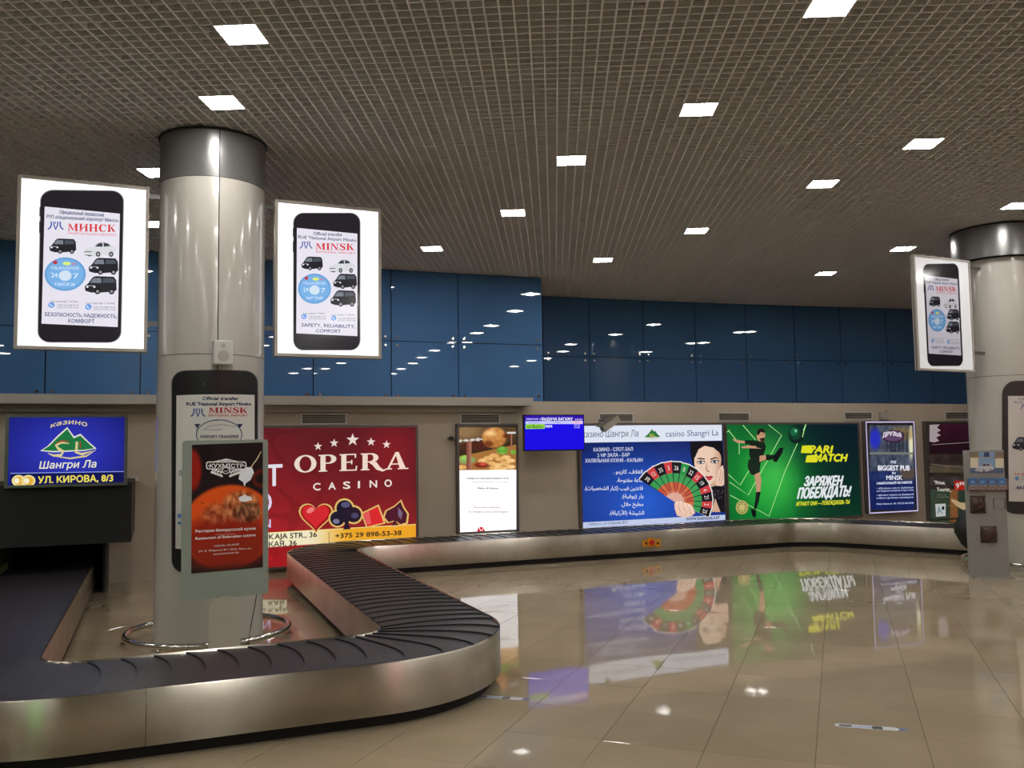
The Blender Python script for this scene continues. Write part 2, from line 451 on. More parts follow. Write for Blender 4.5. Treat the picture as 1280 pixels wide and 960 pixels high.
# Arabic shaping into presentation forms
_AR = {'ا': (0xFE8D, 0xFE8E, 0, 0), 'أ': (0xFE83, 0xFE84, 0, 0), 'ب': (0xFE8F, 0xFE90, 0xFE91, 0xFE92), 'ة': (0xFE93, 0xFE94, 0, 0),
       'ت': (0xFE95, 0xFE96, 0xFE97, 0xFE98), 'ح': (0xFEA1, 0xFEA2, 0xFEA3, 0xFEA4), 'خ': (0xFEA5, 0xFEA6, 0xFEA7, 0xFEA8), 'ر': (0xFEAD, 0xFEAE, 0, 0),
       'ز': (0xFEAF, 0xFEB0, 0, 0), 'ش': (0xFEB5, 0xFEB6, 0xFEB7, 0xFEB8), 'ص': (0xFEB9, 0xFEBA, 0xFEBB, 0xFEBC), 'ط': (0xFEC1, 0xFEC2, 0xFEC3, 0xFEC4),
       'ع': (0xFEC9, 0xFECA, 0xFECB, 0xFECC), 'غ': (0xFECD, 0xFECE, 0xFECF, 0xFED0), 'ف': (0xFED1, 0xFED2, 0xFED3, 0xFED4), 'ق': (0xFED5, 0xFED6, 0xFED7, 0xFED8),
       'ك': (0xFED9, 0xFEDA, 0xFEDB, 0xFEDC), 'ل': (0xFEDD, 0xFEDE, 0xFEDF, 0xFEE0), 'م': (0xFEE1, 0xFEE2, 0xFEE3, 0xFEE4), 'ن': (0xFEE5, 0xFEE6, 0xFEE7, 0xFEE8),
       'و': (0xFEED, 0xFEEE, 0, 0), 'ي': (0xFEF1, 0xFEF2, 0xFEF3, 0xFEF4), '\u0001': (0xFEFB, 0xFEFC, 0, 0), '\u0002': (0xFEF7, 0xFEF8, 0, 0)}
def arabic(s):
    s = s.replace('لا', '\u0001').replace('لأ', '\u0002'); out = []
    for i, c in enumerate(s):
        if c not in _AR: out.append({'(': ')', ')': '('}.get(c, c)); continue
        f = _AR[c]; pj = i > 0 and s[i-1] in _AR and _AR[s[i-1]][2]; nj = i < len(s)-1 and s[i+1] in _AR and f[2]
        out.append(chr(f[3] if pj and nj else f[1] if pj else f[2] if nj else f[0]))
    return ''.join(out[::-1])

# ================================================================ STRUCTURE
XY = Plane((0, 0), 90)      # world aligned helper: a = x, d = -y
class Iso:
    def world(self, a, b, d): return np.array([a, b, d], float)
ISO = Iso()
class STF:                   # frame along the wall: a = s, b = t, d = height
    def world(self, a, b, d): return ST(a, b, d)
STW = STF()

# ---- floor: grout bed with polished 60 cm tiles
floor = MB().box(ISO, -14, 17, -9, 24, -.12, -.004).build('floor', M['grout']); tag(floor, kind='structure')
TA = math.radians(20.26); TV = np.array([math.sin(TA), math.cos(TA), 0]); TU = np.array([math.cos(TA), -math.sin(TA), 0])
tile_mb = MB()
hw = .2985
tile_mb.add([(-hw, -hw, -.0145), (hw, -hw, -.0145), (hw, hw, -.0145), (-hw, hw, -.0145), (-hw, -hw, -.001), (hw, -hw, -.001), (hw, hw, -.001), (-hw, hw, -.001),
             (-hw+.001, -hw+.001, 0), (hw-.001, -hw+.001, 0), (hw-.001, hw-.001, 0), (-hw+.001, hw-.001, 0)],
            [(8, 9, 10, 11), (0, 1, 5, 4), (1, 2, 6, 5), (2, 3, 7, 6), (3, 0, 4, 7), (4, 5, 9, 8), (5, 6, 10, 9), (6, 7, 11, 10), (7, 4, 8, 11)])
cand = []
for i in range(-40, 41):
    for j in range(-30, 50):
        u = .415-.3+.6*i; v = 5.19+.3+.6*j; P = TU*u+TV*v
        if not (-13.8 < P[0] < 16.8 and -8.8 < P[1] < 23.5): continue
        q = P-EYEP; dep = q.dot(FWD); seen = False
        if dep > 1:
            x = 640+FOC*q.dot(RIGHT)/dep; y = 480-FOC*q.dot(UP)/dep
            s_, t_ = P.dot(E1), P.dot(E2)
            belt = (s_ < 2.4 and 5.6 < t_ < 6.4) or (1.7 < s_ < 2.4 and 5.6 < t_ < 12) or t_ > 12.2
            seen = -60 < x < 1340 and y < 1010 and not belt
        cand.append((0 if seen else 1, dep, P))
cand.sort(key=lambda c: (c[0], c[1]))
rt = random.Random(4); proto = None; fieldmb = MB()
for k, (ns, dep, P) in enumerate(cand):
    rx, ry = rt.gauss(0, .0008), rt.gauss(0, .0008); R = Matrix.Rotation(-TA, 4, 'Z') @ Matrix.Rotation(rx, 4, 'X') @ Matrix.Rotation(ry, 4, 'Y')
    T = Matrix.Translation(Vector((P[0], P[1], 0))) @ R
    if k < 300:
        if proto is None: o = proto = tile_mb.build('tile', M['tile'], floor)
        else: o = proto.copy(); COL.objects.link(o)
        o.matrix_parent_inverse = Matrix.Identity(4); o.matrix_basis = T
    else: fieldmb.add([T @ Vector(v) for v in tile_mb.v], tile_mb.f)
o = fieldmb.build('tile_field', M['tile'], floor); tag(o, kind='stuff')

# ---- ceiling: open cell lattice under a dark slab
ceiling = MB().box(ISO, -14, 17, -9, 24, 5.15, 5.3).build('ceiling', M['slab']); tag(ceiling, kind='structure')
GA = math.radians(2.7); GU = np.array([math.cos(GA), -math.sin(GA), 0]); GV = np.array([math.sin(GA), math.cos(GA), 0])
class GF:
    def world(self, a, b, d): return GU*a+GV*b+ZV*d
G = GF(); GOFF = .075
lat = MB()
for i in range(-150, 180):
    a = GOFF+.1*i
    if -13 < a < 16.5: lat.box(G, a-.0065, a+.0065, -8.5, 22, HC, HC+.045)
for j in range(-85, 220):
    b = .03+.1*j; lat.box(G, -13.2, 16.5, b-.0055, b+.0055, HC+.001, HC+.044)
o = lat.build('ceiling_lattice', M['lattice'], ceiling, recalc=False); tag(o, kind='stuff')

# ---- walls
T0 = 13.03
def struct(name, mb, m): o = mb.build(name, m); return tag(o, kind='structure')
# back wall with the carousel opening (between s = -1.75 and -.57, up to z = .95)
wb = MB()
wb.box(STW, -13, -1.75, T0, T0+.3, 0, 2.46); wb.box(STW, -.57, 22, T0, T0+.3, 0, 2.46); wb.box(STW, -1.75, -.57, T0, T0+.3, .95, 2.46)
wb.box(STW, -13, 22, T0+.3, T0+6.5, 2.2, 2.455)        # ledge behind the top of the wall
wall_back = struct('wall_back', wb, M['wall'])
st = MB(); st.box(STW, -1.8, -.52, T0+.3, T0+3.5, 0, .02); st.box(STW, -1.95, -1.75, T0+.3, T0+3.5, 0, 1.2); st.box(STW, -.57, -.37, T0+.3, T0+3.5, 0, 1.2); st.box(STW, -1.9, -.4, T0+3.4, T0+3.6, 0, 1.2)
struct('trim_1', st, M['black'])
# stepped cornice above the left part of the back wall
cn = MB(); cn.box(STW, -13, 5.31, T0-.08, T0, 2.28, 2.50); cn.box(STW, -13, 5.50, T0-.30, T0+.02, 2.375, 2.50)
struct('trim_2', cn, M['cornice'])
struct('wall_left', MB().box(ISO, -13.4, -13.1, -9, 12, 0, 5.2), M['wall_dark'])
struct('wall_right', MB().box(ISO, 16, 16.3, -9, 24, 0, 5.2), M['wall_dark'])
struct('wall_front', MB().box(ISO, -14, 17, -8.9, -8.6, 0, 5.2), M['wall_dark'])

# ---- blue glass cladding of the upper storey, panels with point fixings
def glass_wall(name, pts, zs, thick=.02):
    base = MB()
    for (a, b) in zip(pts[:-1], pts[1:]):
        d = np.array([b[0]-a[0], b[1]-a[1], 0.]); L = np.linalg.norm(d); az = math.degrees(math.atan2(d[0], d[1]))
        fr = Plane((a[0], a[1]), az); base.box(fr, 0, L, 2.45, 4.70, -.12, -.05)
    wall = struct(name, base, M['black'])
    for k, (a, b) in enumerate(zip(pts[:-1], pts[1:])):
        d = np.array([b[0]-a[0], b[1]-a[1], 0.]); L = np.linalg.norm(d); az = math.degrees(math.atan2(d[0], d[1])) + GLJ[k % len(GLJ)]
        fr = Plane((a[0], a[1]), az)
        for z0, z1 in zs:
            p = MB().box(fr, .008, L-.008, z0+.006, z1-.006, -thick, 0).build('glass_panel', M['glass'], wall)
            fx = MB()
            zz = [z0+.14 if z0 < 2.5 else z0+.07, z1-.07] if z1 < 4.6 else [z0+.07]
            for aa in (.10, L-.10):
                for z in zz: fx.disc(fr.world(aa, z, -.002), fr.n, .022, .02)
            fx.build('fixing', M['chrome'], p)
    return wall
GLJ = [0.0, .12, -.1, .06, -.14, .1, .02]
def walk(P, Q, spacing=1.2, back=0, fwd=0):
    P = np.array(P); Q = np.array(Q); d = (Q-P)/np.linalg.norm(Q-P); return d
zrows = [(2.46, 3.50), (3.50, 4.695)]
g1 = [(-11.3, 9.95), (-10.1, 10.52), (-8.85, 11.12), (-7.66, 11.70), (-6.51, 12.23), (-5.41, 12.77), (-4.27, 13.32), (-3.14, 13.87), (-1.98, 14.41), (-.90, 14.82), (.55, 15.33)]
glass_wall('wall_upper_left', g1, zrows)
g2 = [(.62, 17.25), (1.56, 17.55), (2.70, 17.92), (3.84, 18.28), (4.99, 18.62), (6.12, 18.92), (7.22, 19.20), (8.35, 19.49), (9.5, 19.80), (10.7, 20.12), (11.9, 20.44), (13.1, 20.76)]
glass_wall('wall_upper_right', g2, zrows)
struct('trim_3', MB().box(Plane((.62, 15.38), 0), 0, 1.9, 2.45, 4.70, -.22, -.12), M['wall_dark'])

# ================================================================ COLUMNS
def column(C, r, label, rb=None, seam_px=None, zsplit=2.61, zband=4.24, group=None):
    rb = rb or r+.002
    col = thing('round_column', (C[0], C[1], 0), label, 'column')
    MB().lathe(C, [(r-.02, 0), (r-.02, HC-.002)], 48).build('core', M['black'], col)
    th = math.atan2(-C[1], -C[0])
    if seam_px:
        k = ray(*seam_px); fr = Cyl(C, r); a, b = fr.ab(*seam_px); th = fr.th0+a/r
    g = .009/r
    def ring(name, r, z0, z1, m):
        for q in range(2):
            a0 = th+math.pi*q+g/2; a1 = th+math.pi*(q+1)-g/2
            MB().lathe(C, [(r, z0), (r, z1)], 36, a0, a1).build(name, m, col, recalc=True)
    def flat(o): pass
    ring('cladding_panel', r, 0.0, zsplit-.003, M['cladding']); ring('cladding_panel', r, zsplit+.003, zband-.004, M['cladding'])
    ring('band_panel', rb, zband, HC-.004, M['capband'])
    MB().lathe(C, [(rb-.01, HC-.03), (rb+.012, HC-.02), (rb+.012, HC-.004)], 48).build('ceiling_collar', M['black'], col)
    return col
C1 = (-2.85, 8.32); R1 = .483
C2 = (6.93, 12.35); R2c = .483
column(C1, R1, 'cream round column standing inside the front loop of the baggage belt', seam_px=(273.5, 300))
column(C2, R2c, 'cream round column at the right edge behind the grey brochure kiosk', rb=.60, seam_px=(1330, 300))

# ================================================================ CEILING LIGHTS
def ceiling_light(x, y, label, group=None):
    a = x*math.cos(GA)-y*math.sin(GA); b = x*math.sin(GA)+y*math.cos(GA)
    a = round((a-GOFF-.05)/.1)*.1+GOFF+.05; b = round((b-.03-.05)/.1)*.1+.03+.05
    P = GU*a+GV*b
    t = thing('ceiling_light', (P[0], P[1], HC), label, 'ceiling light', group)
    f = MB()
    f.box(G, a-.155, a-.143, b-.155, b+.155, HC-.006, HC+.05); f.box(G, a+.143, a+.155, b-.155, b+.155, HC-.006, HC+.05)
    f.box(G, a-.143, a+.143, b-.155, b-.143, HC-.006, HC+.05); f.box(G, a-.143, a+.143, b+.143, b+.155, HC-.006, HC+.05)
    f.box(G, a-.143, a+.143, b-.143, b+.143, HC+.02, HC+.05)
    f.build('frame', M['lattice'], t)
    MB().box(G, a-.143, a+.143, b-.143, b+.143, HC-.003, HC+.015).build('diffuser', M['lamp'], t)
    return t
LG = 'square recessed lights in the lattice ceiling'
vis = [((302, 39), 'square ceiling light nearest the viewer at upper left, above the column'),
       ((277, 128), 'square ceiling light directly in front of the top of the left column'),
       ((1032, 10), 'square ceiling light cut by the top edge of the picture'),
       ((869, 138), 'large square ceiling light, nearest whole one right of the ceiling middle'),
       ((712, 201), 'square ceiling light in the middle of the ceiling, second of its row'),
       ((638, 267), 'square ceiling light third in the middle row going towards the blue glass'),
       ((542, 311), 'square ceiling light closest to the left blue glass wall'),
       ((1155, 181), 'square ceiling light nearest the viewer in the right half, above the right column'),
       ((1033, 230), 'square ceiling light second in the right row, left of the right column'),
       ((867, 288), 'small square ceiling light third in the right row'),
       ((750, 325), 'small square ceiling light at the far end of the right row'),
       ((1035, 342), 'smallest square ceiling light, just before the dark blue glass'),
       ((1130, 310), 'small square ceiling light above the hanging sign of the right column'),
       ((1275, 258), 'square ceiling light cut by the right edge above the right column'),
       ((191, 281), 'small square ceiling light between left hanging sign and left column'),
       ((196, 216), 'square ceiling light mostly hidden behind the top of the left column')]
for p, lb in vis:
    q = atz(p[0], p[1], HC); ceiling_light(q[0], q[1], lb, LG)
hid = [(-1.1, 4.1), (-.2, 2.2), (.7, .3), (1.6, -1.6), (2.5, -3.6), (3.1, 3.9), (4.0, 2.0), (4.9, .1), (5.8, -1.8), (6.7, -3.8),
       (5.1, 6.7), (6.0, 4.8), (6.9, 2.9), (7.8, 1.0), (8.7, -1.0), (9.6, -3), (7.5, 9.3), (8.4, 7.4), (9.3, 5.5), (10.2, 3.6), (11.1, 1.6),
       (-5.2, 4.6), (-4.3, 2.7), (-3.4, .8), (-2.5, -1.2), (-1.6, -3.2), (-6.2, 6.6), (-7.2, 8.4), (-8.2, 3.6), (-7.3, 1.6), (-6.4, -.4), (9.9, 10.5), (11.4, 8), (8.6, 15.2), (9.4, 13.0), (-9.0, 7.2)]
for x, y in hid: ceiling_light(x, y, 'square ceiling light outside the picture, beside or behind the viewpoint', 'square lights outside the picture')

# ================================================================ BAGGAGE CAROUSEL
HB, W2 = .40, .455
def fillet_path(V, radii, ds=.02):
    """centre line through the vertices V (s,t) with rounded corners, resampled"""
    P = [np.array(V[0], float)]
    for i in range(1, len(V)-1):
        v = np.array(V[i], float); a = np.array(V[i-1], float)-v; b = np.array(V[i+1], float)-v
        a /= np.linalg.norm(a); b /= np.linalg.norm(b); ang = math.acos(a.dot(b)); r = radii[i-1]; L = r/math.tan(ang/2)
        p0 = v+a*L; p1 = v+b*L; c = v+(a+b)/np.linalg.norm(a+b)*r/math.sin(ang/2)
        a0 = math.atan2(*(p0-c)[::-1]); a1 = math.atan2(*(p1-c)[::-1]); da = (a1-a0+math.pi) % (2*math.pi)-math.pi
        n = max(int(abs(da)*r/ds), 6)
        P += [c+r*np.array([math.cos(a0+da*k/n), math.sin(a0+da*k/n)]) for k in range(n+1)]
    P.append(np.array(V[-1], float)); return P
PATH = fillet_path([(-1.14, 15.5), (-1.14, 5.985), (2.04, 5.985), (2.04, 12.478), (10.486, 12.478), (10.486+.469*7, 12.478-.883*7)], [.725, .725, .775, 1.475])
cum = [0]
for a, b in zip(PATH[:-1], PATH[1:]): cum.append(cum[-1]+np.linalg.norm(b-a))
TOTAL = cum[-1]; cum = np.array(cum); PA = np.array(PATH)
def at(l):
    l = min(max(l, 0), TOTAL); x = np.interp(l, cum, PA[:, 0]); y = np.interp(l, cum, PA[:, 1])
    l0, l1 = max(l-.03, 0), min(l+.03, TOTAL)
    d = np.array([np.interp(l1, cum, PA[:, 0])-np.interp(l0, cum, PA[:, 0]), np.interp(l1, cum, PA[:, 1])-np.interp(l0, cum, PA[:, 1])])
    d /= np.linalg.norm(d); return np.array([x, y]), d, np.array([-d[1], d[0]])
def side(l, off, z):
    p, d, n = at(l); q = p+n*off; return ST(q[0], q[1], z)
car = thing('baggage_carousel', ST(2.05, 9), 'baggage carousel with black overlapping plates and steel skirt looping through the hall', 'baggage carousel')
# steel skirts in panels, both sides
def strip(l0, l1, prof, sgn, n):
    V, F = [], []; m = len(prof)
    for i in range(n+1):
        l = l0+(l1-l0)*i/n
        for off, z in prof: V.append(side(l, sgn*off, z))
    for i in range(n):
        for q in range(m-1): F.append((i*m+q, (i+1)*m+q, (i+1)*m+q+1, i*m+q+1))
    return V, F
for sgn in (1, -1):
    N = int(TOTAL/2.4)
    for k in range(N):
        l0 = TOTAL*k/N+.0015; l1 = TOTAL*(k+1)/N-.0015; mb = MB()
        V, F = strip(l0, l1, [(W2-.006, .08), (W2, .08), (W2, HB-.006), (W2-.004, HB), (W2-.010, HB), (W2-.011, HB-.034), (W2-.03, HB-.034)], sgn, 40)
        mb.add(V, F); o = mb.build('skirt_panel', M['steel'], car)
        bm = bmesh.new(); bm.from_mesh(o.data); bm.normal_update()
        for f in bm.faces: f.smooth = abs(f.normal.z) < .3
        bm.to_mesh(o.data); bm.free()
        es = [e for e in o.data.edges]
    mb = MB(); V, F = strip(0, TOTAL, [(W2-.07, 0), (W2-.07, .085)], sgn, 500); mb.add(V, F, True); mb.build('plinth', M['black'], car)
mb = MB(); V, F = [], []
for i in range(501):
    l = TOTAL*i/500; V += [side(l, W2-.03, HB-.034), side(l, -W2+.03, HB-.034)]
F = [(2*i, 2*i+1, 2*i+3, 2*i+2) for i in range(500)]
mb.add(V, F).build('bed', M['black'], car)
# overlapping crescent plates
PITCHL = .20; NP = int(TOTAL/PITCHL); n_w = 14; hook = .10
def bow(u):      # u across the belt -1..1 : forward bulge of a plate edge
    return hook*(1-abs(u)**2.4)
for k in range(NP):
    l0 = k*PITCHL; mb = MB(); V = []; rows = [(-.03, -.004), (-.02, .011), (.03, .012), (.3, .008), (.65, .004), (1.02, .0)]
    for f, z in rows:
        for i in range(n_w+1):
            u = -1+2*i/n_w; V.append(side(l0+PITCHL*f+bow(u)-.05, u*(W2-.012), HB-.017+z))
    F = [(r*(n_w+1)+i, r*(n_w+1)+i+1, (r+1)*(n_w+1)+i+1, (r+1)*(n_w+1)+i) for r in range(len(rows)-1) for i in range(n_w)]
    mb.add(V, F); o = mb.build('belt_plate', M['rubber'], car); o.data.materials.append(M['black'])
    for q in range(n_w): o.data.polygons[q].material_index = 1  # trailing step of each rubber plate blackened, seam shade put into the colour
# small stickers and stop button on the skirt in front of the blue casino poster
frf = Plane(ST(0, 12.022)[:2], 68)
for (x0, x1, y0, y1, m, nm) in ((803, 813, 675, 683, 'orange', 'warning_label'), (809, 818, 672, 684, 'orange', 'switch_plate'), (819, 826, 674, 684, 'orange', 'warning_label')):
    a0, b0 = frf.ab(x0, y1); a1, b1 = frf.ab(x1, y0)
    o = MB().box(frf, a0, a1-.01, b0, b1, .0, .012 if nm == 'switch_plate' else .004).build(nm, M[m], car)
    if nm == 'switch_plate': MB().disc(frf.world((a0+a1)/2, (b0+b1)/2, .01), frf.n, .04, .03).build('stop_button', M['red'], o)
    else: MB().disc(frf.world((a0+a1)/2-.005, (b0+b1)/2, .003), frf.n, .022, .003).build('symbol', M['black'], o)
# bolts on the plinth
# ---- black hood over the carousel opening
hf = Plane(ST(0, 11.2)[:2], 68)
hood = thing('carousel_hood', ST(-.95, 12.1, 0), 'black box hood over the carousel opening under the blue casino sign', 'hood')
MB().box(STW, -2.9, -.26, 11.2, T0-.002, .70, 1.385).build('shell', M['black'], hood)
for s in (-1.72, -.60): MB().box(STW, s, s+.03, 11.9 if s < -1 else 12.2, T0-.002, .405 if s < -1 else 0.0, .70).build('side_panel', M['kioskgrey' if s < -1 else 'black'], hood)
# small white box on the wall right of the hood
fr = Plane(ST(0, T0)[:2], 68)
a0, b0 = fr.ab(163, 602); a1, b1 = fr.ab(168, 596)
o = MB().box(fr, a0, a1+.06, b0, b1, 0, .04).build('wall_socket', M['white'], bevel=.004); tag(o, 'small white box on the beige wall beside the black hood', 'socket')

# ================================================================ VENTS
WALLF = Plane(ST(0, T0)[:2], 68)
vl = ['over the red casino poster', 'over the roast dish poster', 'over the blue casino poster beside the camera', 'over the green sports betting poster', 'between the green poster and the pub poster', 'over the travel poster at the right column']
for (a0, a1, z0, z1), lb in zip(((1.94, 2.61, 2.10, 2.262), (4.38, 5.05, 2.10, 2.262), (6.81, 7.47, 2.115, 2.27), (9.17, 9.84, 2.13, 2.285), (12.0, 12.68, 2.15, 2.30), (14.55, 15.22, 2.15, 2.31)), vl):
    t = thing('air_vent', WALLF.world((a0+a1)/2, z0, 0), 'flat grey air vent '+lb, 'air vent', 'air vents along the back wall')
    f = MB()
    f.box(WALLF, a0, a1, z0, z0+.018, 0, .02); f.box(WALLF, a0, a1, z1-.018, z1, 0, .02); f.box(WALLF, a0, a0+.02, z0+.015, z1-.015, 0, .012); f.box(WALLF, a1-.02, a1, z0+.015, z1-.015, 0, .012)
    f.build('frame', M['white'], t); MB().box(WALLF, a0+.02, a1-.02, z0+.015, z1-.015, .0005, .002).build('backing', M['black'], t)
    for k in range(5):
        z = z0+.03+k*.027; P = [WALLF.world(a, b, d) for a in (a0+.02, a1-.02) for b, d in ((z, .002), (z+.012, .011), (z+.014, .011), (z+.003, .002))]
        MB().add(P, [(0, 1, 2, 3), (4, 7, 6, 5), (0, 4, 5, 1), (1, 5, 6, 2), (2, 6, 7, 3), (3, 7, 4, 0)]).build('slat', M['cornice'], t)

# ================================================================ ADVERTISING LIGHTBOXES ON THE BACK WALL
def lightbox(name, label, s0, s1, z0, z1, dep=.08, fw=.035, fm='frame_dark', cat='poster', fd=.012, group=None):
    fr = Plane(ST(0, T0-dep)[:2], 68)
    t = thing(name, fr.world((s0+s1)/2, z0, 0), label, cat, group)
    MB().box(fr, s0, s1, z0, z1, -dep+.001, -.004).build('housing', M['frame_dark'], t)
    f = MB(); f.box(fr, s0, s1, z0, z0+fw, -.004, fd); f.box(fr, s0, s1, z1-fw, z1, -.004, fd)
    f.box(fr, s0, s0+fw, z0+fw, z1-fw, -.004, fd); f.box(fr, s1-fw, s1, z0+fw, z1-fw, -.004, fd)
    f.build('frame', M[fm], t)
    return t, fr
def bg(A, s0, s1, z0, z1, nx, ny, fn):
    A.direct = True; A.paint(s0, z1, s1, z0, nx, ny, fn); A.direct = False; return A
def star(A, cx, cy, R, col):
    A.poly([(cx+(R if k % 2 == 0 else R*.4)*math.sin(k*math.pi/5), cy-(R if k % 2 == 0 else R*.4)*math.cos(k*math.pi/5)) for k in range(10)], col)
WH = (250, 250, 250)

# ---- red casino poster
t, fr = lightbox('casino_poster', 'large red backlit casino poster with four card suits and five stars', -.02+.6, 3.68, .05, 2.085)
A = Art(fr, .2578, 330, 500, d=.002)
def f_opera(u, v):
    s = fbm(u*9, v*6); w_ = abs(math.sin(u*14+math.sin(v*9)*2)+math.cos(v*13+math.sin(u*11)*2))
    g = mixc((118, 32, 38), (190, 32, 38), min(1, max(0, (v-.15)*1.1+(.6-u)*.7))); g = mixc(g, (78, 26, 34), .65*(1-v)*(.4+.8*u))
    return mixc(g, (70, 14, 18), (.30 if w_ < .35 else .0)*(.9-u)*1.2+.35*max(0, .5-s))
bg(A, .615, 3.645, .085, 2.055, 110, 72, f_opera)
for cx, cy, R in ((262, 225, 21), (340, 209, 22), (430, 193, 32), (519, 203, 22), (594, 216, 21)): star(A, cx, cy, R, (235, 222, 214))
A.text('OPERA', 147, 700, 352, 82, (240, 222, 205), font='serif', yb1=334)
for ch, x in (('C', 256), ('A', 330), ('S', 401), ('I', 460), ('N', 530), ('O', 602)):
    wd = 4 if ch == 'I' else 17
    A.text(ch, x-wd, x+wd, 437-(x-256)*.05, 34, (240, 228, 220), bold=1.2)
def cream(a, b): return mixc((245, 236, 200), (238, 170, 40), (a-2.1)*2)
cream.res = .12
A.poly([(-320, 760), (22, 714), (736, 664), (736, 604), (22, 645), (-320, 690)], shade(cream, .12))
A.line([(-320, 688), (22, 644), (736, 603)], 3, (250, 240, 150))
A.text('AJA STR., 36', 52, 256, 674, 25, (40, 34, 28), yb1=664, bold=.8); A.text('K', 24, 48, 675, 25, (40, 34, 28), bold=.8)
A.text('КАЯ, 36', 24, 158, 712, 24, (40, 34, 28), yb1=704, bold=.8)
A.text('MINSK, INTERNACYJANAL', -300, 14, 712, 24, (40, 34, 28), yb1=676, bold=.8)
A.line([(315, 640), (315, 694)], 2.5, (90, 50, 20))
A.text('+375 29 898-53-38', 346, 666, 670, 22, (40, 34, 28), yb1=654, bold=1)
A.text('BEST', -190, 88, 424, 104, (232, 226, 238), yb1=414, bold=2)
A.text('CASINO', -300, 36, 545, 92, (225, 214, 245), yb1=540, bold=2); A.text('IN TOWN', -220, 32, 618, 40, (215, 200, 245), bold=1)
GO = (226, 190, 110)
def heart(cx, cy, r, col): A.poly([(cx+r*1.02*math.sin(q)**3*1.0, cy-r*(.82*math.cos(q)-.32*math.cos(2*q)-.12*math.cos(3*q)-.05*math.cos(4*q))) for q in [k*math.pi/16 for k in range(32)]], col)
heart(252, 562, 82, GO); heart(252, 562, 74, (160, 20, 26)); heart(250, 558, 64, (214, 40, 48)); A.ell(225, 535, 20, 12, (240, 130, 130), rot=-30)
def club(r, col, k=1.0):
    A.fill([_ell(390, 525, 42*k, 42*k), _ell(356, 575, 38*k, 38*k), _ell(434, 556, 40*k, 40*k), [(375, 560), (420, 560), (408, 600), (420, 626), (384, 628), (392, 600)]], col)
club(0, GO, 1.15); club(0, (26, 24, 44), .93); A.ell(395, 508, 22, 14, (84, 84, 120)); A.ell(350, 588, 16, 12, (120, 120, 150)); A.ell(440, 560, 18, 13, (70, 70, 105))
A.poly([(470, 548), (556, 506), (590, 598), (496, 622)], GO); A.poly([(478, 552), (552, 516), (580, 594), (500, 614)], (214, 40, 46)); A.poly([(480, 553), (510, 540), (520, 600), (500, 606)], (228, 90, 92))
def spade(k, col): A.fill([[(640+(x_-640)*k, 555+(y_-555)*k) for x_, y_ in ((664, 486), (678, 520), (700, 552), (694, 598), (664, 608), (640, 590), (648, 612), (616, 614), (630, 588), (600, 596), (578, 570), (590, 536), (632, 514))]], col)
spade(1.05, GO); spade(.9, (24, 22, 42)); A.poly([(650, 520), (672, 545), (664, 580), (650, 560)], (100, 100, 130))
A.build('printed_face', M['p_lit'], t)

# ---- roast dish poster
t, fr = lightbox('restaurant_poster', 'narrow backlit poster with roast meat above white text field', 4.30, 5.32, .40, 2.10)
A = Art(fr, .15625, 560, 500, d=.002)
def f_roast(u, v):
    c = mixc((96, 72, 46), (40, 26, 18), v*1.1+.3*fbm(u*6, v*5)); c = mixc(c, (128, 104, 70), blob(u, v, .1, .1, .3, .2, .6))
    n = fbm(u*12, v*12)
    c = mixc(c, (70, 34, 26), blob(u, v, .3, .42, .22, .12))
    c = mixc(c, mixc((150, 88, 38), (214, 160, 92), n), blob(u, v, .62, .24, .21, .24, .12))
    c = mixc(c, (240, 205, 150), .8*blob(u, v, .56, .14, .08, .06, .8)); c = mixc(c, (110, 56, 26), blob(u, v, .52, .38, .08, .07, .4)); c = mixc(c, (90, 45, 22), blob(u, v, .83, .2, .06, .05, .5))
    if v > .6-.28*(u-.3): c = mixc(c, (176, 120, 60), .8)
    for q, (a, b) in enumerate(((.42, .78), (.52, .72), (.62, .66), (.72, .74), (.82, .7), (.56, .84), (.68, .88), (.8, .84), (.9, .78), (.62, .95), (.76, .96), (.9, .92), (.06, .93))):
        c = mixc(c, mixc((196, 140, 72), (240, 206, 150), n), blob(u, v, a, b, .085, .05, .2))
    c = mixc(c, (120, 150, 90), blob(u, v, .14, .76, .15, .09, .2)); c = mixc(c, mixc((90, 150, 50), (180, 210, 110), n), blob(u, v, .12, .71, .1, .06, .3))
    c = mixc(c, (110, 36, 26), blob(u, v, .4, .88, .12, .06, .3)); c = mixc(c, (200, 80, 60), blob(u, v, .42, .86, .06, .03, .4))
    c = mixc(c, mixc((60, 110, 30), (140, 200, 80), fbm(u*25, v*25)), max(blob(u, v, .76, .54, .1, .09, .25), blob(u, v, .95, .58, .05, .05, .25)))
    if .22 > u > .14 and .3 < v < .98: c = mixc((110, 62, 48), (170, 120, 100), (u-.14)*10)
    if .93 > u > .905 and .12 < v < .55: c = (150, 100, 80)
    if abs(v-(.32-.1*u)) < .012+.02*(math.sin(u*60) > 0) and u < .42: c = (190, 186, 180)
    if abs(v-(.13)) < .02 and u > .84: c = (200, 196, 190)
    return c
A.paint(85, 218, 545, 562, 92, 70, f_roast)
A.poly([(84, 562), (546, 558), (546, 1080), (90, 1100)], (252, 252, 255))
A.crop(.2578, 330, 500)
A.text('Блюда на углях для каждого гостя', 985, 1185, 384, 9, (100, 96, 92), bold=.5); A.text('с традициями белорусского дома', 990, 1180, 401, 7, (160, 156, 156), bold=.3); A.text('Pesto & Sauce', 1035, 1135, 432, 10, (80, 76, 76), bold=.5)
A.text('Вы можете заказать', 1018, 1150, 524, 8, (160, 120, 120), bold=.4); A.text('по телефону или в ресторане', 990, 1182, 546, 8, (150, 120, 120), bold=.4)
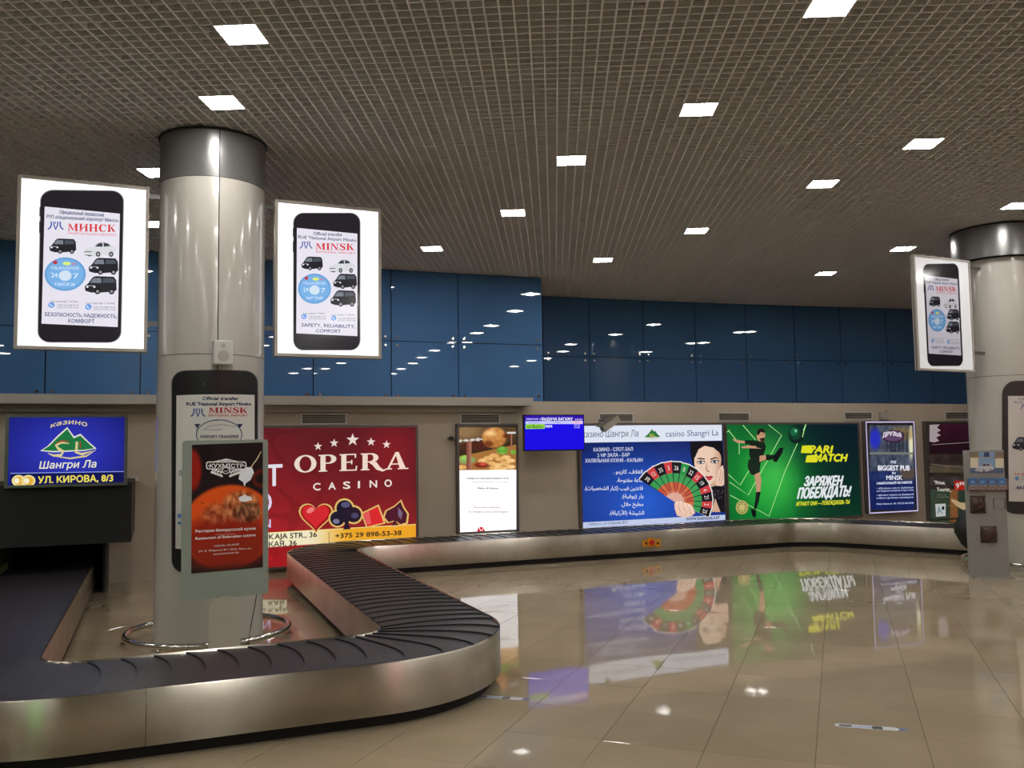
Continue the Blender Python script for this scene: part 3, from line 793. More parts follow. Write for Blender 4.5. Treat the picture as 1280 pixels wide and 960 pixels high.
A.ell(1052, 634, 18, 19, (196, 30, 50)); A.line([(1042, 618), (1052, 636), (1050, 652)], 3, (250, 230, 235)); A.line([(1064, 622), (1054, 634)], 3, (250, 230, 235))
A.build('printed_face', M['p_white'], t)

# ---- blue casino poster with fan of roulette cards
t, fr = lightbox('casino_poster', 'blue backlit casino poster with dark-haired woman behind a fan of cards', 6.40, 9.235, .35, 2.10)
A = Art(fr, .21875, 640, 500, d=.002)
bg(A, 6.435, 9.20, .385, 2.065, 70, 44, lambda u, v: mixc(mixc((14, 26, 92), (40, 92, 205), blob(u, v, .42, .78, .45, .55, .9)), (8, 14, 50), max(0, .45-v)*1.1))
A.poly([(395, 148), (1198, 138), (1200, 232), (395, 244)], (226, 234, 250))
A.poly([(395, 700), (1222, 655), (1222, 685), (395, 734)], (196, 208, 238))
A.text('казино Шангри Ла', 404, 722, 214, 36, (70, 84, 96), yb1=208)
A.text('casino Shangri La', 878, 1180, 210, 34, (52, 88, 130), yb1=202)
def mountain(A, x, y, k, col=(40, 120, 62), edge=None):
    P = [(-46, 14), (-30, 6), (-12, -14), (0, -30), (10, -16), (18, -20), (32, 0), (48, 14), (20, 16), (-10, 18)]
    if edge: A.poly([(x+p*1.12*k, y+(q*1.12-1)*k) for p, q in P], edge)
    A.poly([(x+p*k, y+q*k) for p, q in P], col)
mountain(A, 800, 196, 1.0); A.text('SL', 785, 820, 208, 14, (200, 190, 90), bold=1)
A.line([(762, 216), (800, 222), (840, 214)], 4, (200, 190, 120))
for i, (s, x0, x1, y) in enumerate((('КАЗИНО - СЛОТ-ЗАЛ', 466, 690, 294), ('2 VIP ЗАЛА - БАР', 488, 672, 326), ('ХАЛЯЛЬНАЯ КУХНЯ - КАЛЬЯН', 418, 746, 357))): A.text(s, x0, x1, y, 20, (206, 212, 236), yb1=y-4, bold=.5)
for s, x0, x1, y in (('الغلاف. كازينو .', 578, 746, 420), ('قاعة مفتوحة.', 598, 746, 468), ('قاعتين فيب (كبار الشخصيات).', 414, 748, 514), ('بار (بوفية).', 626, 750, 560), ('مطبخ حلال.', 622, 750, 605), ('الشيشة (الأركيلة).', 556, 754, 655)):
    A.text(arabic(s), x0, x1, y, 22, (228, 232, 244), bold=.3)
A.text('г.Минск, ул Кирова 8/3', 432, 656, 718, 17, (60, 74, 120), yb1=706); A.text('WWW.SHANGRILA.BY', 994, 1188, 690, 18, (60, 66, 100), yb1=680, bold=.6)
# woman
A.poly([(1018, 238), (1198, 236), (1204, 300), (1212, 480), (1195, 490), (1150, 460), (1060, 420), (1030, 360), (1020, 300)], (16, 14, 22))
SK = (232, 196, 172)
A.poly([(1105, 470), (1175, 440), (1190, 560), (1215, 640), (1130, 640), (1110, 560)], (214, 172, 146))
def face(a, b):
    return mixc((238, 206, 184), (196, 146, 120), max(0, (a-8.98)*5))
A.poly([(1040, 300), (1075, 262), (1130, 250), (1170, 268), (1192, 300), (1196, 350), (1186, 410), (1160, 462), (1128, 486), (1098, 474), (1062, 430), (1042, 370)], shade(face, .05))
A.poly([(1020, 238), (1195, 236), (1200, 330), (1184, 300), (1150, 272), (1100, 262), (1066, 282), (1044, 330), (1024, 330)], (18, 15, 24))
A.poly([(1052, 338), (1070, 330), (1100, 334), (1102, 341), (1070, 338)], (40, 26, 24)); A.poly([(1132, 336), (1160, 326), (1186, 334), (1160, 333), (1134, 343)], (40, 26, 24))
for cx, cy in ((1078, 356), (1157, 353)):
    A.ell(cx, cy, 23, 10, (90, 66, 66)); A.ell(cx, cy, 19, 7, (240, 234, 232)); A.ell(cx, cy, 8, 7.5, (70, 90, 110)); A.ell(cx, cy, 4, 4, (10, 10, 14)); A.line([(cx-24, cy), (cx, cy-10), (cx+25, cy-5)], 4, (20, 14, 16))
A.poly([(1110, 352), (1104, 400), (1112, 408), (1120, 402)], (210, 164, 140)); A.ell(1120, 407, 9, 4, (180, 130, 110))
A.poly([(1092, 440), (1110, 434), (1122, 437), (1134, 433), (1150, 438), (1128, 446)], (176, 40, 56)); A.poly([(1092, 440), (1128, 446), (1150, 438), (1134, 458), (1112, 460)], (206, 66, 84))
A.poly([(1162, 470), (1180, 400), (1192, 380), (1204, 372), (1210, 400), (1212, 480), (1196, 500), (1170, 500)], (236, 200, 178))
A.line([(1180, 470), (1196, 400)], 3, (190, 140, 120)); A.line([(1192, 480), (1206, 415)], 3, (190, 140, 120))
A.poly([(1112, 505), (1160, 490), (1212, 492), (1218, 640), (1190, 640), (1160, 560), (1140, 640), (1110, 620), (1120, 560)], (26, 22, 30))
rr = random.Random(2)
for k in range(34):
    x, y = rr.uniform(1120, 1205), rr.uniform(500, 620)
    if y < 560 or x < 1150: A.ell(x, y, 5, 5, (70, 64, 76), n=8); A.layer -= 1
# fan
FC = (930, 583); NS = 15; aa0, aa1 = math.radians(147), math.radians(-24)
def sect(a0, a1, r0, r1): return [(FC[0]+r*k_*math.cos(a), FC[1]-r*k_*math.sin(a)*1.0) for a, r, k_ in ((a0, r0, 1), (a1, r0, 1), (a1, r1, 1), (a0, r1, 1))]
nums = ['28', '12', '35', '3', '26', '0', '32', '15', '19', '4', '21', '2', '25']
for k in range(13):
    a0 = aa0+(aa1-aa0)*k/13; a1 = aa0+(aa1-aa0)*(k+1)/13; a0 += -.004; R = 240-28*k/13*1.2
    A.poly(sect(a0+.012, a1-.006, 0, R+6), (236, 236, 232)); A.layer += 0
    oc = (48, 150, 70) if k == 5 else ((28, 24, 26) if k % 2 == 0 else (206, 66, 66))
    A.poly(sect(a0, a1, R*.72, R), oc); A.poly(sect(a0, a1, R*.50, R*.72), (62, 158, 84)); A.poly(sect(a0, a1, R*.24, R*.50), (214, 110, 70) if k % 2 else (196, 84, 62))
    A.poly(sect(a0, a1, 0, R*.24), (224, 168, 150)); A.line([(FC[0]+R*.3*math.cos(a0), FC[1]-R*.3*math.sin(a0)), (FC[0]+R*math.cos(a0), FC[1]-R*math.sin(a0))], [2, 7], (24, 26, 60))
    am = (a0+a1)/2; cx, cy = FC[0]+R*.85*math.cos(am), FC[1]-R*.85*math.sin(am)
    cs = text_contours(nums[k]); X = [p[0] for c in cs for p in c]; mx = (min(X)+max(X))/2; ro = math.pi/2-am; h = 26
    A.fill([[(cx+((p[0]-mx)*h)*math.cos(ro)+(p[1]-.35)*h*math.sin(ro)*1.4, cy+((p[0]-mx)*h)*math.sin(ro)-(p[1]-.35)*h*math.cos(ro)*1.4) for p in c] for c in cs], (240, 236, 230))
# hand
A.poly([(925, 590), (945, 575), (975, 585), (1000, 590), (1025, 600), (1040, 630), (1030, 660), (985, 672), (940, 660), (928, 625)], (238, 198, 176))
for p in ([(950, 640), (935, 610), (940, 585)], [(985, 645), (965, 615), (962, 584)], [(1010, 650), (995, 625), (985, 592)], [(1035, 650), (1025, 625), (1008, 600)]):
    A.line(p, [20, 18, 12], (244, 208, 188)); A.line([(p[0][0]+10, p[0][1]), (p[1][0]+10, p[1][1])], 2.5, (196, 140, 120)); A.ell(p[2][0], p[2][1], 5, 6, (252, 226, 216))
A.build('printed_face', M['p_lit'], t)

# ---- green sports betting poster
t, fr = lightbox('sports_poster', 'green backlit betting poster with footballer kicking a ball', 9.25, 12.27, .33, 2.10)
A = Art(fr, .2266, 890, 500, d=.002)
def f_pari(u, v):
    c = mixc((5, 30, 34), (22, 150, 50), blob(u, v, .25, .55, .40, .8, .8)); c = mixc(c, (90, 220, 90), blob(u, v, .33, .5, .14, .3, .9)*.8)
    c = mixc(c, (6, 30, 38), max(0, .6-v)*1.5*min(1, u*1.6)); c = mixc(c, (5, 54, 34), min(1, max(0, (u-.45))*2.2)*(.3+.7*v)); c = mixc(c, (5, 26, 40), min(1, max(0, u-.5)*2.6)*(1-v)); return mixc(c, (20, 130, 60), .3*fbm(u*7, v*7)*(u < .5))
bg(A, 9.285, 12.235, .365, 2.065, 70, 46, f_pari)
LN = (170, 235, 150)
for L in ([(518, 134), (400, 400), (315, 640), (100, 525)], [(312, 136), (384, 194), (200, 524), (96, 452)], [(170, 138), (240, 220)], [(92, 170), (150, 240), (150, 300)], [(90, 410), (155, 470), (240, 330)], [(80, 180), (96, 165)]): A.line(L, 4, LN)
DK = (20, 34, 26); SKN = (196, 150, 118)
A.poly([(205, 245), (245, 225), (290, 235), (298, 262), (285, 300), (262, 330), (215, 335), (205, 300)], DK)          # shirt
A.poly([(115, 214), (150, 222), (182, 226), (184, 240), (140, 236), (116, 222)], SKN); A.poly([(180, 222), (235, 222), (245, 245), (182, 243)], DK)   # arm
A.poly([(160, 258), (200, 250), (262, 256), (272, 268), (205, 266), (165, 266)], SKN); A.poly([(240, 240), (290, 246), (290, 270), (245, 262)], DK)
A.ell(270, 196, 23, 33, SKN, rot=8); A.poly([(247, 188), (252, 162), (275, 156), (294, 170), (292, 182), (268, 176), (256, 196)], (34, 24, 20)); A.poly([(262, 212), (290, 206), (288, 232), (270, 234)], (70, 48, 36)); A.ell(281, 218, 6, 5, (40, 16, 14)); A.line([(270, 190), (278, 190)], 3, (30, 20, 16)); A.line([(284, 188), (290, 187)], 3, (30, 20, 16))
A.poly([(200, 330), (240, 320), (262, 308), (300, 305), (298, 330), (268, 345), (262, 400), (236, 420), (212, 408), (196, 370)], (24, 40, 30))       # shorts
A.poly([(262, 308), (306, 302), (304, 326), (262, 342)], SKN); A.poly([(296, 300), (350, 304), (348, 326), (298, 334)], DK); A.poly([(338, 310), (372, 264), (394, 262), (388, 290), (356, 342), (338, 340)], (16, 20, 24))
A.poly([(232, 412), (262, 398), (272, 440), (266, 508), (244, 512), (240, 450)], SKN); A.poly([(242, 508), (268, 506), (258, 560), (244, 602), (230, 600), (238, 550)], DK); A.poly([(212, 600), (240, 606), (244, 634), (236, 652), (222, 640)], (16, 20, 22))
A.ell(464, 192, 44, 48, (10, 30, 26)); A.ell(458, 184, 34, 38, (16, 62, 44)); A.ell(452, 176, 20, 22, (26, 104, 66)); A.ell(462, 170, 7, 9, (120, 200, 150)); A.line([(498, 205), (508, 165), (518, 134)], 5, LN)
A.ell(165, 592, 34, 38, (196, 180, 110)); A.ell(165, 592, 28, 32, (110, 130, 60)); A.ell(165, 592, 24, 27, (206, 190, 120))
for k in range(8): A.ell(165+18*math.cos(k*.785), 592+20*math.sin(k*.785), 4, 4, (70, 100, 50), n=8); A.layer -= 1
YE = (226, 224, 40)
A.poly([(496, 252), (542, 250), (538, 272), (562, 270), (550, 294), (490, 292)], YE); A.text('PARI', 536, 658, 292, 40, YE, shear=.22, bold=2.6)
A.poly([(522, 306), (568, 302), (562, 322), (590, 322), (576, 344), (514, 344)], YE); A.text('MATCH', 562, 738, 338, 40, YE, shear=.22, bold=2.6)
A.text('ЗАРЯЖЕН', 506, 712, 474, 50, (230, 236, 240), shear=.22, yb1=470, bold=3); A.text('ПОБЕЖДАТЬ!', 470, 756, 544, 56, (230, 236, 240), shear=.22, yb1=530, bold=3)
A.text('ИГРАЮТ ОНИ — ПОБЕЖДАЕШЬ ТЫ', 464, 756, 584, 21, (216, 220, 50), shear=.18, yb1=572, bold=.9)
A.build('printed_face', M['p_lit'], t)

# ---- pub screen
t, fr = lightbox('pub_poster', 'blue pub poster with glowing white edge between green poster and right column', 12.40, 13.62, .38, 2.115, dep=.10, fw=.05, fm='frame_grey')
A = Art(fr, .2266, 890, 500, d=.013)
A.direct = True
for r in ((12.405, .385, 13.615, .405), (12.405, 2.09, 13.615, 2.11), (12.405, .405, 12.425, 2.09), (13.595, .405, 13.615, 2.09)): A.rect(*r, (214, 204, 250)); A.layer -= 1
A.direct = False; A.build('light_edge', M['p_lit'], t)
A = Art(fr, .2266, 890, 500, d=.002)
def f_pub(u, v):
    n = fbm(u*16, v*20); c = mixc((20, 34, 84), (44, 66, 120), n)
    if v < .55: c = mixc(c, mixc((40, 46, 60), (120, 124, 130), n), .8)
    c = mixc(c, (40, 50, 190), blob(u, v, .12, .16, .12, .12, .3)); c = mixc(c, (230, 226, 190), blob(u, v, .92, .2, .05, .2, .3)); c = mixc(c, (150, 120, 60), .6*blob(u, v, .7, .1, .3, .08, .3)); c = mixc(c, (110, 84, 50), .7*blob(u, v, .85, .58, .2, .07, .4))
    if abs(v-.335) < .012: c = (120, 126, 120)
    if .08 < v < .32 and .3 < u < .85: c = mixc(c, (30, 32, 40), .6*(.5+.5*math.sin(u*70)))
    if v > .66: c = mixc((24, 40, 104), (20, 30, 80), n)
    return c
A.paint(870, 140, 1118, 606, 50, 80, f_pub)
A.ell(1000, 200, 62, 34, (60, 30, 60)); A.ell(1000, 200, 54, 27, (96, 70, 104)); A.text('ДРУЗЬЯ', 942, 1042, 196, 22, (236, 230, 240), arc=10, bold=1)
A.text('THE', 984, 1016, 350, 15, (220, 226, 250), bold=.6); A.text('BIGGEST PUB', 916, 1090, 388, 27, (240, 242, 255), bold=1.2); A.text('IN', 994, 1012, 410, 13, (220, 226, 250), bold=.6); A.text('MINSK', 962, 1050, 440, 24, (240, 242, 255), bold=.6)
A.text('САМЫЙ БОЛЬШОЙ ПАБ В МИНСКЕ', 908, 1104, 466, 12, (220, 226, 250), yb1=460, bold=.5)
for s, y in (('• 600 places only in Zybitskaya', 492), ('and all games and party in Sport area', 506), ('• 600 мест только на Зыбицкой', 530), ('и Место футбола и вечеринок', 546), ('Minsk, Kulman str. 40, +375 29 605 00 00', 578)):
    A.text(s, 908, 1112, y, 9, (190, 200, 240), yb1=y-6, bold=.3)
A.build('printed_face', M['p_lit'], t)

# ---- travel / phone network poster
t, fr = lightbox('travel_poster', 'dark backlit poster with flag photograph above green tourist advert', 13.93, 15.55, .18, 2.11, fm='frame_grey')
A = Art(fr, .5, 1080, 260, d=.002)
def f_trav(u, v):
    n = fbm(u*8, v*14); c = mixc((70, 22, 44), (40, 16, 30), v*3+n*.4)
    if v > .30: c = mixc((34, 26, 26), (96, 80, 66), n*.8)
    if .42 < v < .50: c = mixc((120, 106, 84), (70, 60, 50), n)
    if .54 < v < .62: c = mixc((90, 84, 80), (40, 34, 34), n)
    if v > .66: c = mixc((70, 88, 70), (44, 56, 44), u+.3*n)
    if v > .66 and .30 < u < .42: c = mixc((170, 110, 60), (120, 80, 50), n)
    return c
A.paint(164, 540, 330, 786, 60, 70, f_trav)
A.poly([(164, 542), (190, 541), (182, 549), (192, 556), (182, 562), (192, 568), (180, 574), (188, 582), (176, 586), (164, 584)], (196, 184, 190))
A.line([(170, 592), (262, 586)], 1.2, (180, 170, 160)); A.line([(166, 640), (262, 650)], 1.2, (150, 140, 130))
A.text('"Privet.', 176, 203, 691, 9, (240, 236, 226), bold=.4); A.text('Tourist_', 182, 219, 708, 9, (240, 236, 226), bold=.4)
A.text('Best prices for tourists', 183, 205, 718, 1.8, (210, 206, 190)); A.text('in every mobile shop here', 183, 212, 723, 1.8, (210, 206, 190)); A.text('Ask for details in the shop', 206, 240, 745, 1.8, (230, 200, 160))
A.rect(226, 682, 260, 705, (206, 44, 32)); A.text('9⁹⁹', 230, 252, 701, 13, (255, 240, 235), bold=.5)
A.poly([(178, 740), (204, 739), (204, 770), (180, 772)], (230, 236, 236)); A.text('A', 184, 196, 764, 18, (150, 176, 190), shear=-.2, bold=.6); A.text('1', 195, 200, 754, 8, (30, 34, 40), bold=.5)
A.poly([(218, 727), (228, 730), (240, 736), (262, 738), (262, 754), (248, 755), (236, 748), (228, 742), (219, 734)], (226, 196, 150)); A.line([(222, 733), (236, 742)], .8, (170, 120, 90))
A.build('printed_face', M['p_dim'], t)

# ---- casino sign over the hood
fr = Plane(ST(0, 11.12)[:2], 68)
t = thing('casino_sign', fr.world(-.93, 1.37), 'wide blue backlit casino sign with green mountain above the black hood', 'sign')
MB().box(fr, -1.55, -.31, 1.36, 2.17, -.075, 0).build('housing', M['frame_grey'], t)
f = MB()
for r in ((-1.55, -.31, 1.36, 1.39), (-1.55, -.31, 2.14, 2.17), (-1.55, -1.515, 1.39, 2.14), (-.345, -.31, 1.39, 2.14)): f.box(fr, *r, 0, .018)
f.build('frame', M['frame_grey'], t)
A = Art(fr, .2917, 0, 440, d=.003)
bg(A, -1.517, -.343, 1.388, 2.142, 40, 26, lambda u, v: mixc((20, 24, 110), (52, 60, 200), blob(u, v, .5, .5, .42, .5, .9)))
A.poly([(44, 522), (530, 512), (530, 568), (44, 580)], (14, 18, 84)); A.line([(44, 520), (530, 512)], 3, (150, 170, 240))
GD = (222, 206, 150)
A.text('казино', 216, 372, 312, 20, GD, shear=.2, yb1=306, arc=14, bold=.5)
A.poly([(172, 424), (205, 402), (245, 360), (288, 322), (318, 362), (345, 350), (380, 385), (414, 414), (360, 424), (230, 430)], (226, 228, 210)); A.poly([(182, 421), (212, 402), (248, 366), (288, 330), (316, 370), (344, 358), (376, 388), (404, 413), (360, 419), (230, 424)], (30, 120, 66))
A.line([(296, 392), (262, 388), (240, 400), (250, 414), (272, 426), (262, 442), (230, 444), (205, 434)], [3, 9, 11, 12, 12, 12, 10, 2], GD); A.line([(330, 384), (326, 430), (352, 438), (396, 424)], [10, 12, 12, 2], GD); A.line([(296, 384), (268, 380), (240, 392)], [2, 6, 4], (170, 60, 50)); A.line([(344, 384), (344, 412)], 5, (170, 60, 50))
A.line([(230, 446), (300, 456), (370, 446), (410, 420)], [2, 7, 7, 2], GD)
A.text('Шангри Ла', 168, 410, 500, 30, (236, 232, 210), shear=.2, yb1=494, bold=.8)
A.text('УЛ. КИРОВА, 8/3', 164, 484, 562, 27, (240, 222, 90), yb1=553, bold=1.3)
for cx in (80, 122): A.ell(cx, 552, 30, 25, (240, 226, 160)); A.ell(cx, 552, 22, 18, (236, 180, 60)); A.ell(cx+(-8), 552, 12, 12, (250, 244, 214))
A.build('printed_face', M['p_lit'], t)

# ================================================================ PHONE ARTWORK ON THE HANGING SIGNS
BLK = (32, 28, 34); NAVY = (44, 56, 104); REDT = (196, 40, 46)
def van(A, x, y, w_, c=(34, 34, 40), flip=False):
    m = (lambda p: x+w_*(1-p)) if flip else (lambda p: x+w_*p)
    A.poly([(m(p), y-w_*q) for p, q in ((.02, .12), (.0, .28), (.1, .38), (.24, .6), (.34, .64), (.9, .62), (.98, .5), (1.0, .16), (.92, .1), (.5, .06), (.2, .06))], c)
    A.poly([(m(p), y-w_*q) for p, q in ((.16, .4), (.27, .57), (.5, .57), (.52, .4))], (110, 116, 126)); A.poly([(m(p), y-w_*q) for p, q in ((.56, .4), (.56, .57), (.88, .56), (.94, .42))], (70, 74, 84))
    A.line([(m(.04), y-w_*.3), (m(.3), y-w_*.3)], w_*.025, (150, 150, 156)); A.ell(m(.08), y-w_*.26, w_*.04, w_*.03, (220, 220, 226)); A.ell(m(.3), y-w_*.26, w_*.035, w_*.03, (220, 220, 226))
    for q in (.4, .84): A.ell(m(q), y-w_*.1, w_*.09, w_*.1, (14, 14, 16)); A.ell(m(q), y-w_*.1, w_*.05, w_*.055, (130, 130, 136))
def sedan(A, x, y, w_, c=(196, 198, 202)):
    A.poly([(x+w_*p, y-w_*q) for p, q in ((.0, .16), (.06, .28), (.3, .38), (.44, .52), (.6, .56), (.76, .52), (.9, .4), (1.0, .34), (1.0, .2), (.9, .12), (.4, .06), (.08, .08))], c)
    A.poly([(x+w_*p, y-w_*q) for p, q in ((.36, .38), (.46, .49), (.58, .52), (.6, .38))], (54, 58, 66)); A.poly([(x+w_*p, y-w_*q) for p, q in ((.63, .38), (.62, .52), (.75, .49), (.84, .4))], (54, 58, 66))
    A.line([(x+w_*.03, y-w_*.2), (x+w_*.26, y-w_*.2)], w_*.03, (90, 92, 98)); A.poly([(x+w_*.02, y-w_*.1), (x+w_*.3, y-w_*.08), (x+w_*.2, y-w_*.04)], (60, 60, 64))
    for q in (.46, .86): A.ell(x+w_*q, y-w_*.12, w_*.07, w_*.09, (30, 30, 34)); A.ell(x+w_*q, y-w_*.12, w_*.04, w_*.05, (150, 150, 156))
def logo(A, x, y, k, c=(40, 70, 150)):
    for m in (-1, 1):
        A.line([(x+m*7*k, y-18*k), (x+m*7*k, y-6*k), (x+m*5*k, y+2*k), (x-m*2*k, y+14*k)], 4*k, c); A.line([(x+m*16*k, y-18*k), (x+m*16*k, y-4*k), (x+m*19*k, y+6*k), (x+m*28*k, y+14*k)], 5*k, c)
    A.line([(x-1*k, y-18*k), (x-1*k, y-8*k)], 3*k, c)
def phone_art(A, L, bright=True):
    W_ = (252, 252, 252)
    A.direct = True; A.rect(*A.face, W_); A.direct = False
    A.rrect(124, 122, 414, 714, 44, (150, 150, 156)); A.rrect(127, 125, 411, 711, 42, BLK)
    A.rect(123, 190, 127, 225, (60, 60, 64)); A.rect(123, 245, 127, 290, (60, 60, 64))
    SCR = (208, 205, 216)
    A.poly([(141, 188), (400, 213), (400, 652), (138, 640)], SCR)
    A.text(L['a'][0], *L['a'][1], 14, NAVY, yb1=L['a'][2], bold=.3); A.text(L['b'][0], *L['b'][1], 13, NAVY, yb1=L['b'][2], bold=.3)
    logo(A, 180, 263, .95)
    A.text(L['city'], 222, 388, 282, 29, REDT, font='serif', yb1=285); A.text(L['sub'], 222, 390, 294, 8.5, REDT, yb1=301)
    van(A, 160, 370, 92); sedan(A, 276, 384, 112); van(A, 296, 450, 102); van(A, 284, 526, 110, (38, 38, 42))
    A.ell(216, 449, 71, 65, (96, 148, 198)); A.ell(216, 449, 63, 57, (110, 160, 208)); A.ell(216, 455, 22, 20, (190, 206, 220)); A.ell(181, 404, 8, 7, (170, 50, 60)); A.ell(221, 408, 14, 7, (196, 214, 110)); A.ell(246, 409, 9, 4, (176, 120, 150))
    A.text('TRANSFER', 165, 265, 432, 12, (176, 200, 226), bold=.3); A.text('24', 168, 190, 462, 18, (206, 222, 236)); A.text('7', 244, 262, 466, 20, (206, 222, 236)); A.text(L['o'], 180, 250, 494, 11, (196, 214, 234), bold=.3)
    A.text(L['c'], 168, 262, 558, 7.5, (70, 70, 84)); A.text(L['c'], 290, 388, 564, 7.5, (70, 70, 84))
    for x, y in ((171, 568), (298, 575)):
        A.ell(x, y, 11, 11, (96, 140, 206)); A.line([(x-4, y-5), (x-4, y+1), (x+4, y+5)], 3, (220, 230, 244))
    A.text('+375 (33) 900-75-59', 190, 264, 572, 6, (80, 80, 90)); A.text('+375 (17) 279-17-40', 190, 264, 581, 6, (80, 80, 90)); A.text('+375 (33) 900-75-59', 314, 390, 579, 6, (80, 80, 90)); A.text('+375 (17) 279-17-40', 314, 390, 588, 6, (80, 80, 90))
    A.text(L['d'], *L['dx'], 611, 14, NAVY, yb1=618, bold=.3); A.text(L['e'], *L['ex'], 636, 14, NAVY, yb1=638, bold=.3)
EN = dict(a=('Official transfer', (212, 336, 219), 224), b=('RUE "National Airport Minsk»', (148, 396, 233), 248), city='MINSK', sub='NATIONAL AIRPORT', o='24/7 TAXI', c='1-st sector 1 floor', d='SAFETY, RELIABILITY,', dx=(160, 390), e='COMFORT', ex=(222, 328))
RU = dict(a=('Официальный перевозчик', (192, 346, 215), 226), b=('РУП «Национальный аэропорт Минск»', (148, 396, 233), 246), city='МИНСК', sub='НАЦИОНАЛЬНЫЙ АЭРОПОРТ', o='ТАКСИ 24', c='5-6 сектор 1 этаж', d='БЕЗОПАСНОСТЬ, НАДЕЖНОСТЬ,', dx=(150, 396), e='КОМФОРТ', ex=(230, 320))
def hanging_sign(C, az, a0, a1, z0, z1, L, label, colside, mt, dp=.07):
    fr = Plane(C, az); t = thing('hanging_sign', fr.world((a0+a1)/2, z0), label, 'sign')
    fr.O = fr.O+fr.n*.07
    MB().box(fr, a0+.004, a1-.004, z0+.004, z1-.004, -dp, -.002).build('casing', M['frame_grey'], t)
    f = MB(); fw = .028
    for d0, d1 in ((-.002, .014), (-dp-.014, -dp)):
        f.box(fr, a0, a1, z0, z0+fw, d0, d1); f.box(fr, a0, a1, z1-fw, z1, d0, d1); f.box(fr, a0, a0+fw, z0+fw, z1-fw, d0, d1); f.box(fr, a1-fw, a1, z0+fw, z1-fw, d0, d1)
    f.build('frame', M['cornice'], t)
    # coordinates of the crop of the right-hand sign, carried over to this sign's own face
    ref = Plane(C1, 66); ref.O = ref.O+ref.n*.07
    class Loc:
        seg = None
        def ab(self, x, y, d=0): a, b = ref.ab(x, y, d); return ((a-.57)/(1.635-.57)*(a1-a0)+a0, (b-2.65)/(4.195-2.65)*(z1-z0)+z0)
        def world(self, a, b, d): return fr.world(a, b, d)
    A = Art(Loc(), .29173, 330, 230, d=.001); A.face = (a0+fw, z0+fw, a1-fw, z1-fw)
    phone_art(A, L); A.build('printed_face', mt, t)
    # bracket arms to the column
    s = a1 if colside > 0 else a0; e = (s, -.44) if colside > 0 else (.44, s)
    for z in (z0+.25, z1-.10): MB().box(fr, min(e), max(e), z, z+.04, -.03, -.005).build('bracket', M['frame_grey'], t)
    return t
hanging_sign(C1, 66, -1.64, -.57, 2.65, 4.19, RU, 'bright hanging lightbox with phone picture left of the left column', 1, M['p_white'])
hanging_sign(C1, 66, .57, 1.635, 2.65, 4.195, EN, 'bright hanging lightbox with phone picture right of the left column', -1, M['p_white'])
M['p_sign3'] = print_mat('backlit_print_soft', .40, .5, .12)
hanging_sign((C2[0], C2[1]), 64, -1.83, -.72, 2.66, 4.20, EN, 'dimmer hanging lightbox with phone picture beside the right column', 1, M['p_sign3'], .03)

# ---- small speaker on the left column
k = ray(276.5, 442); cy = Cyl(C1, R1); a, b = cy.ab(276.5, 442); P = cy.world(a, b, 0); n = (P-np.array([C1[0], C1[1], P[2]])); n /= np.linalg.norm(n)
fs = Plane((P[0]+n[0]*.01, P[1]+n[1]*.01), math.degrees(math.atan2(-n[1], n[0])))
fs.n = n; fs.e = np.array([-n[1], n[0], 0]); fs.O = np.array([P[0], P[1], 0])
sp_ = thing('wall_speaker', P, 'small white speaker box on the front of the left column', 'speaker')
MB().box(fs, -.082, .082, b-.108, b+.108, .012, .11).build('cabinet', M['white'], sp_, bevel=.012)
MB().disc(fs.world(0, b-.03, .108), n, .05, .006, 20).build('grille', M['cornice'], sp_); MB().disc(fs.world(0, b+.06, .108), n, .02, .005, 16).build('tweeter', M['cornice'], sp_); MB().box(fs, -.03, .03, b-.03, b+.03, -.03, .02).build('mount', M['frame_grey'], sp_)

# ---- phone-shaped wraps on the columns
wrap = thing('phone_wrap', (C1[0], C1[1]-R1, 1.0), 'life-size phone sticker wrapped on the left column behind the restaurant totem', 'sticker')
A = Art(Cyl(C1, R1+.003), .3125, 200, 440, d=.002, step=.0004)
A.rrect(46, 74, 392, 884, 52, (64, 62, 66)); A.rrect(50, 78, 388, 880, 50, (30, 27, 31))
A.poly([(66, 174), (378, 172), (378, 790), (62, 786)], (214, 212, 206)); A.ell(176, 128, 5, 5, (60, 60, 64))
A.text('Official transfer', 170, 314, 192, 13, NAVY, bold=.6); A.text('RUE "National Airport Minsk»', 106, 364, 214, 13, NAVY, bold=.6); logo(A, 152, 244, 1.0); A.text('MINSK', 196, 350, 244, 22, REDT, font='serif'); A.text('NATIONAL AIRPORT', 194, 350, 258, 9, REDT)
A.ring(236, 330, 92, 60, 3, NAVY); A.line([(176, 310), (200, 296), (250, 290), (300, 300)], 2, (150, 150, 156)); A.line([(176, 310), (220, 312), (250, 308)], 2, (150, 150, 156)); A.text('AIRPORT TRANSFER', 160, 314, 344, 12, (70, 76, 100), bold=.4)
for x in (150, 318): A.poly([(x-12, 288), (x+12, 288), (x, 304)], NAVY)
A.text('0', 78, 90, 495, 22, (50, 60, 80)); A.ell(80, 655, 9, 9, (96, 140, 196)); A.ell(80, 684, 8, 6, (96, 140, 196))
A.build('print', M['p_flat'], wrap)
wrap = thing('phone_wrap', (C2[0], C2[1]-R2c, 1.0), 'life-size phone sticker wrapped on the right column at the picture edge', 'sticker')
A = Art(Cyl(C2, R2c+.003), .5, 1080, 260, d=.002, step=.0004)
A.rrect(345, 432, 560, 765, 34, (56, 46, 46)); A.poly([(360, 470), (548, 470), (548, 735), (362, 733)], (206, 196, 190))
A.text('Official transfer', 386, 500, 480, 5, NAVY); A.text('RUE "National Airport Minsk»', 376, 520, 488, 5, NAVY); logo(A, 402, 497, .4); A.text('MINSK', 425, 520, 503, 14, REDT, font='serif')
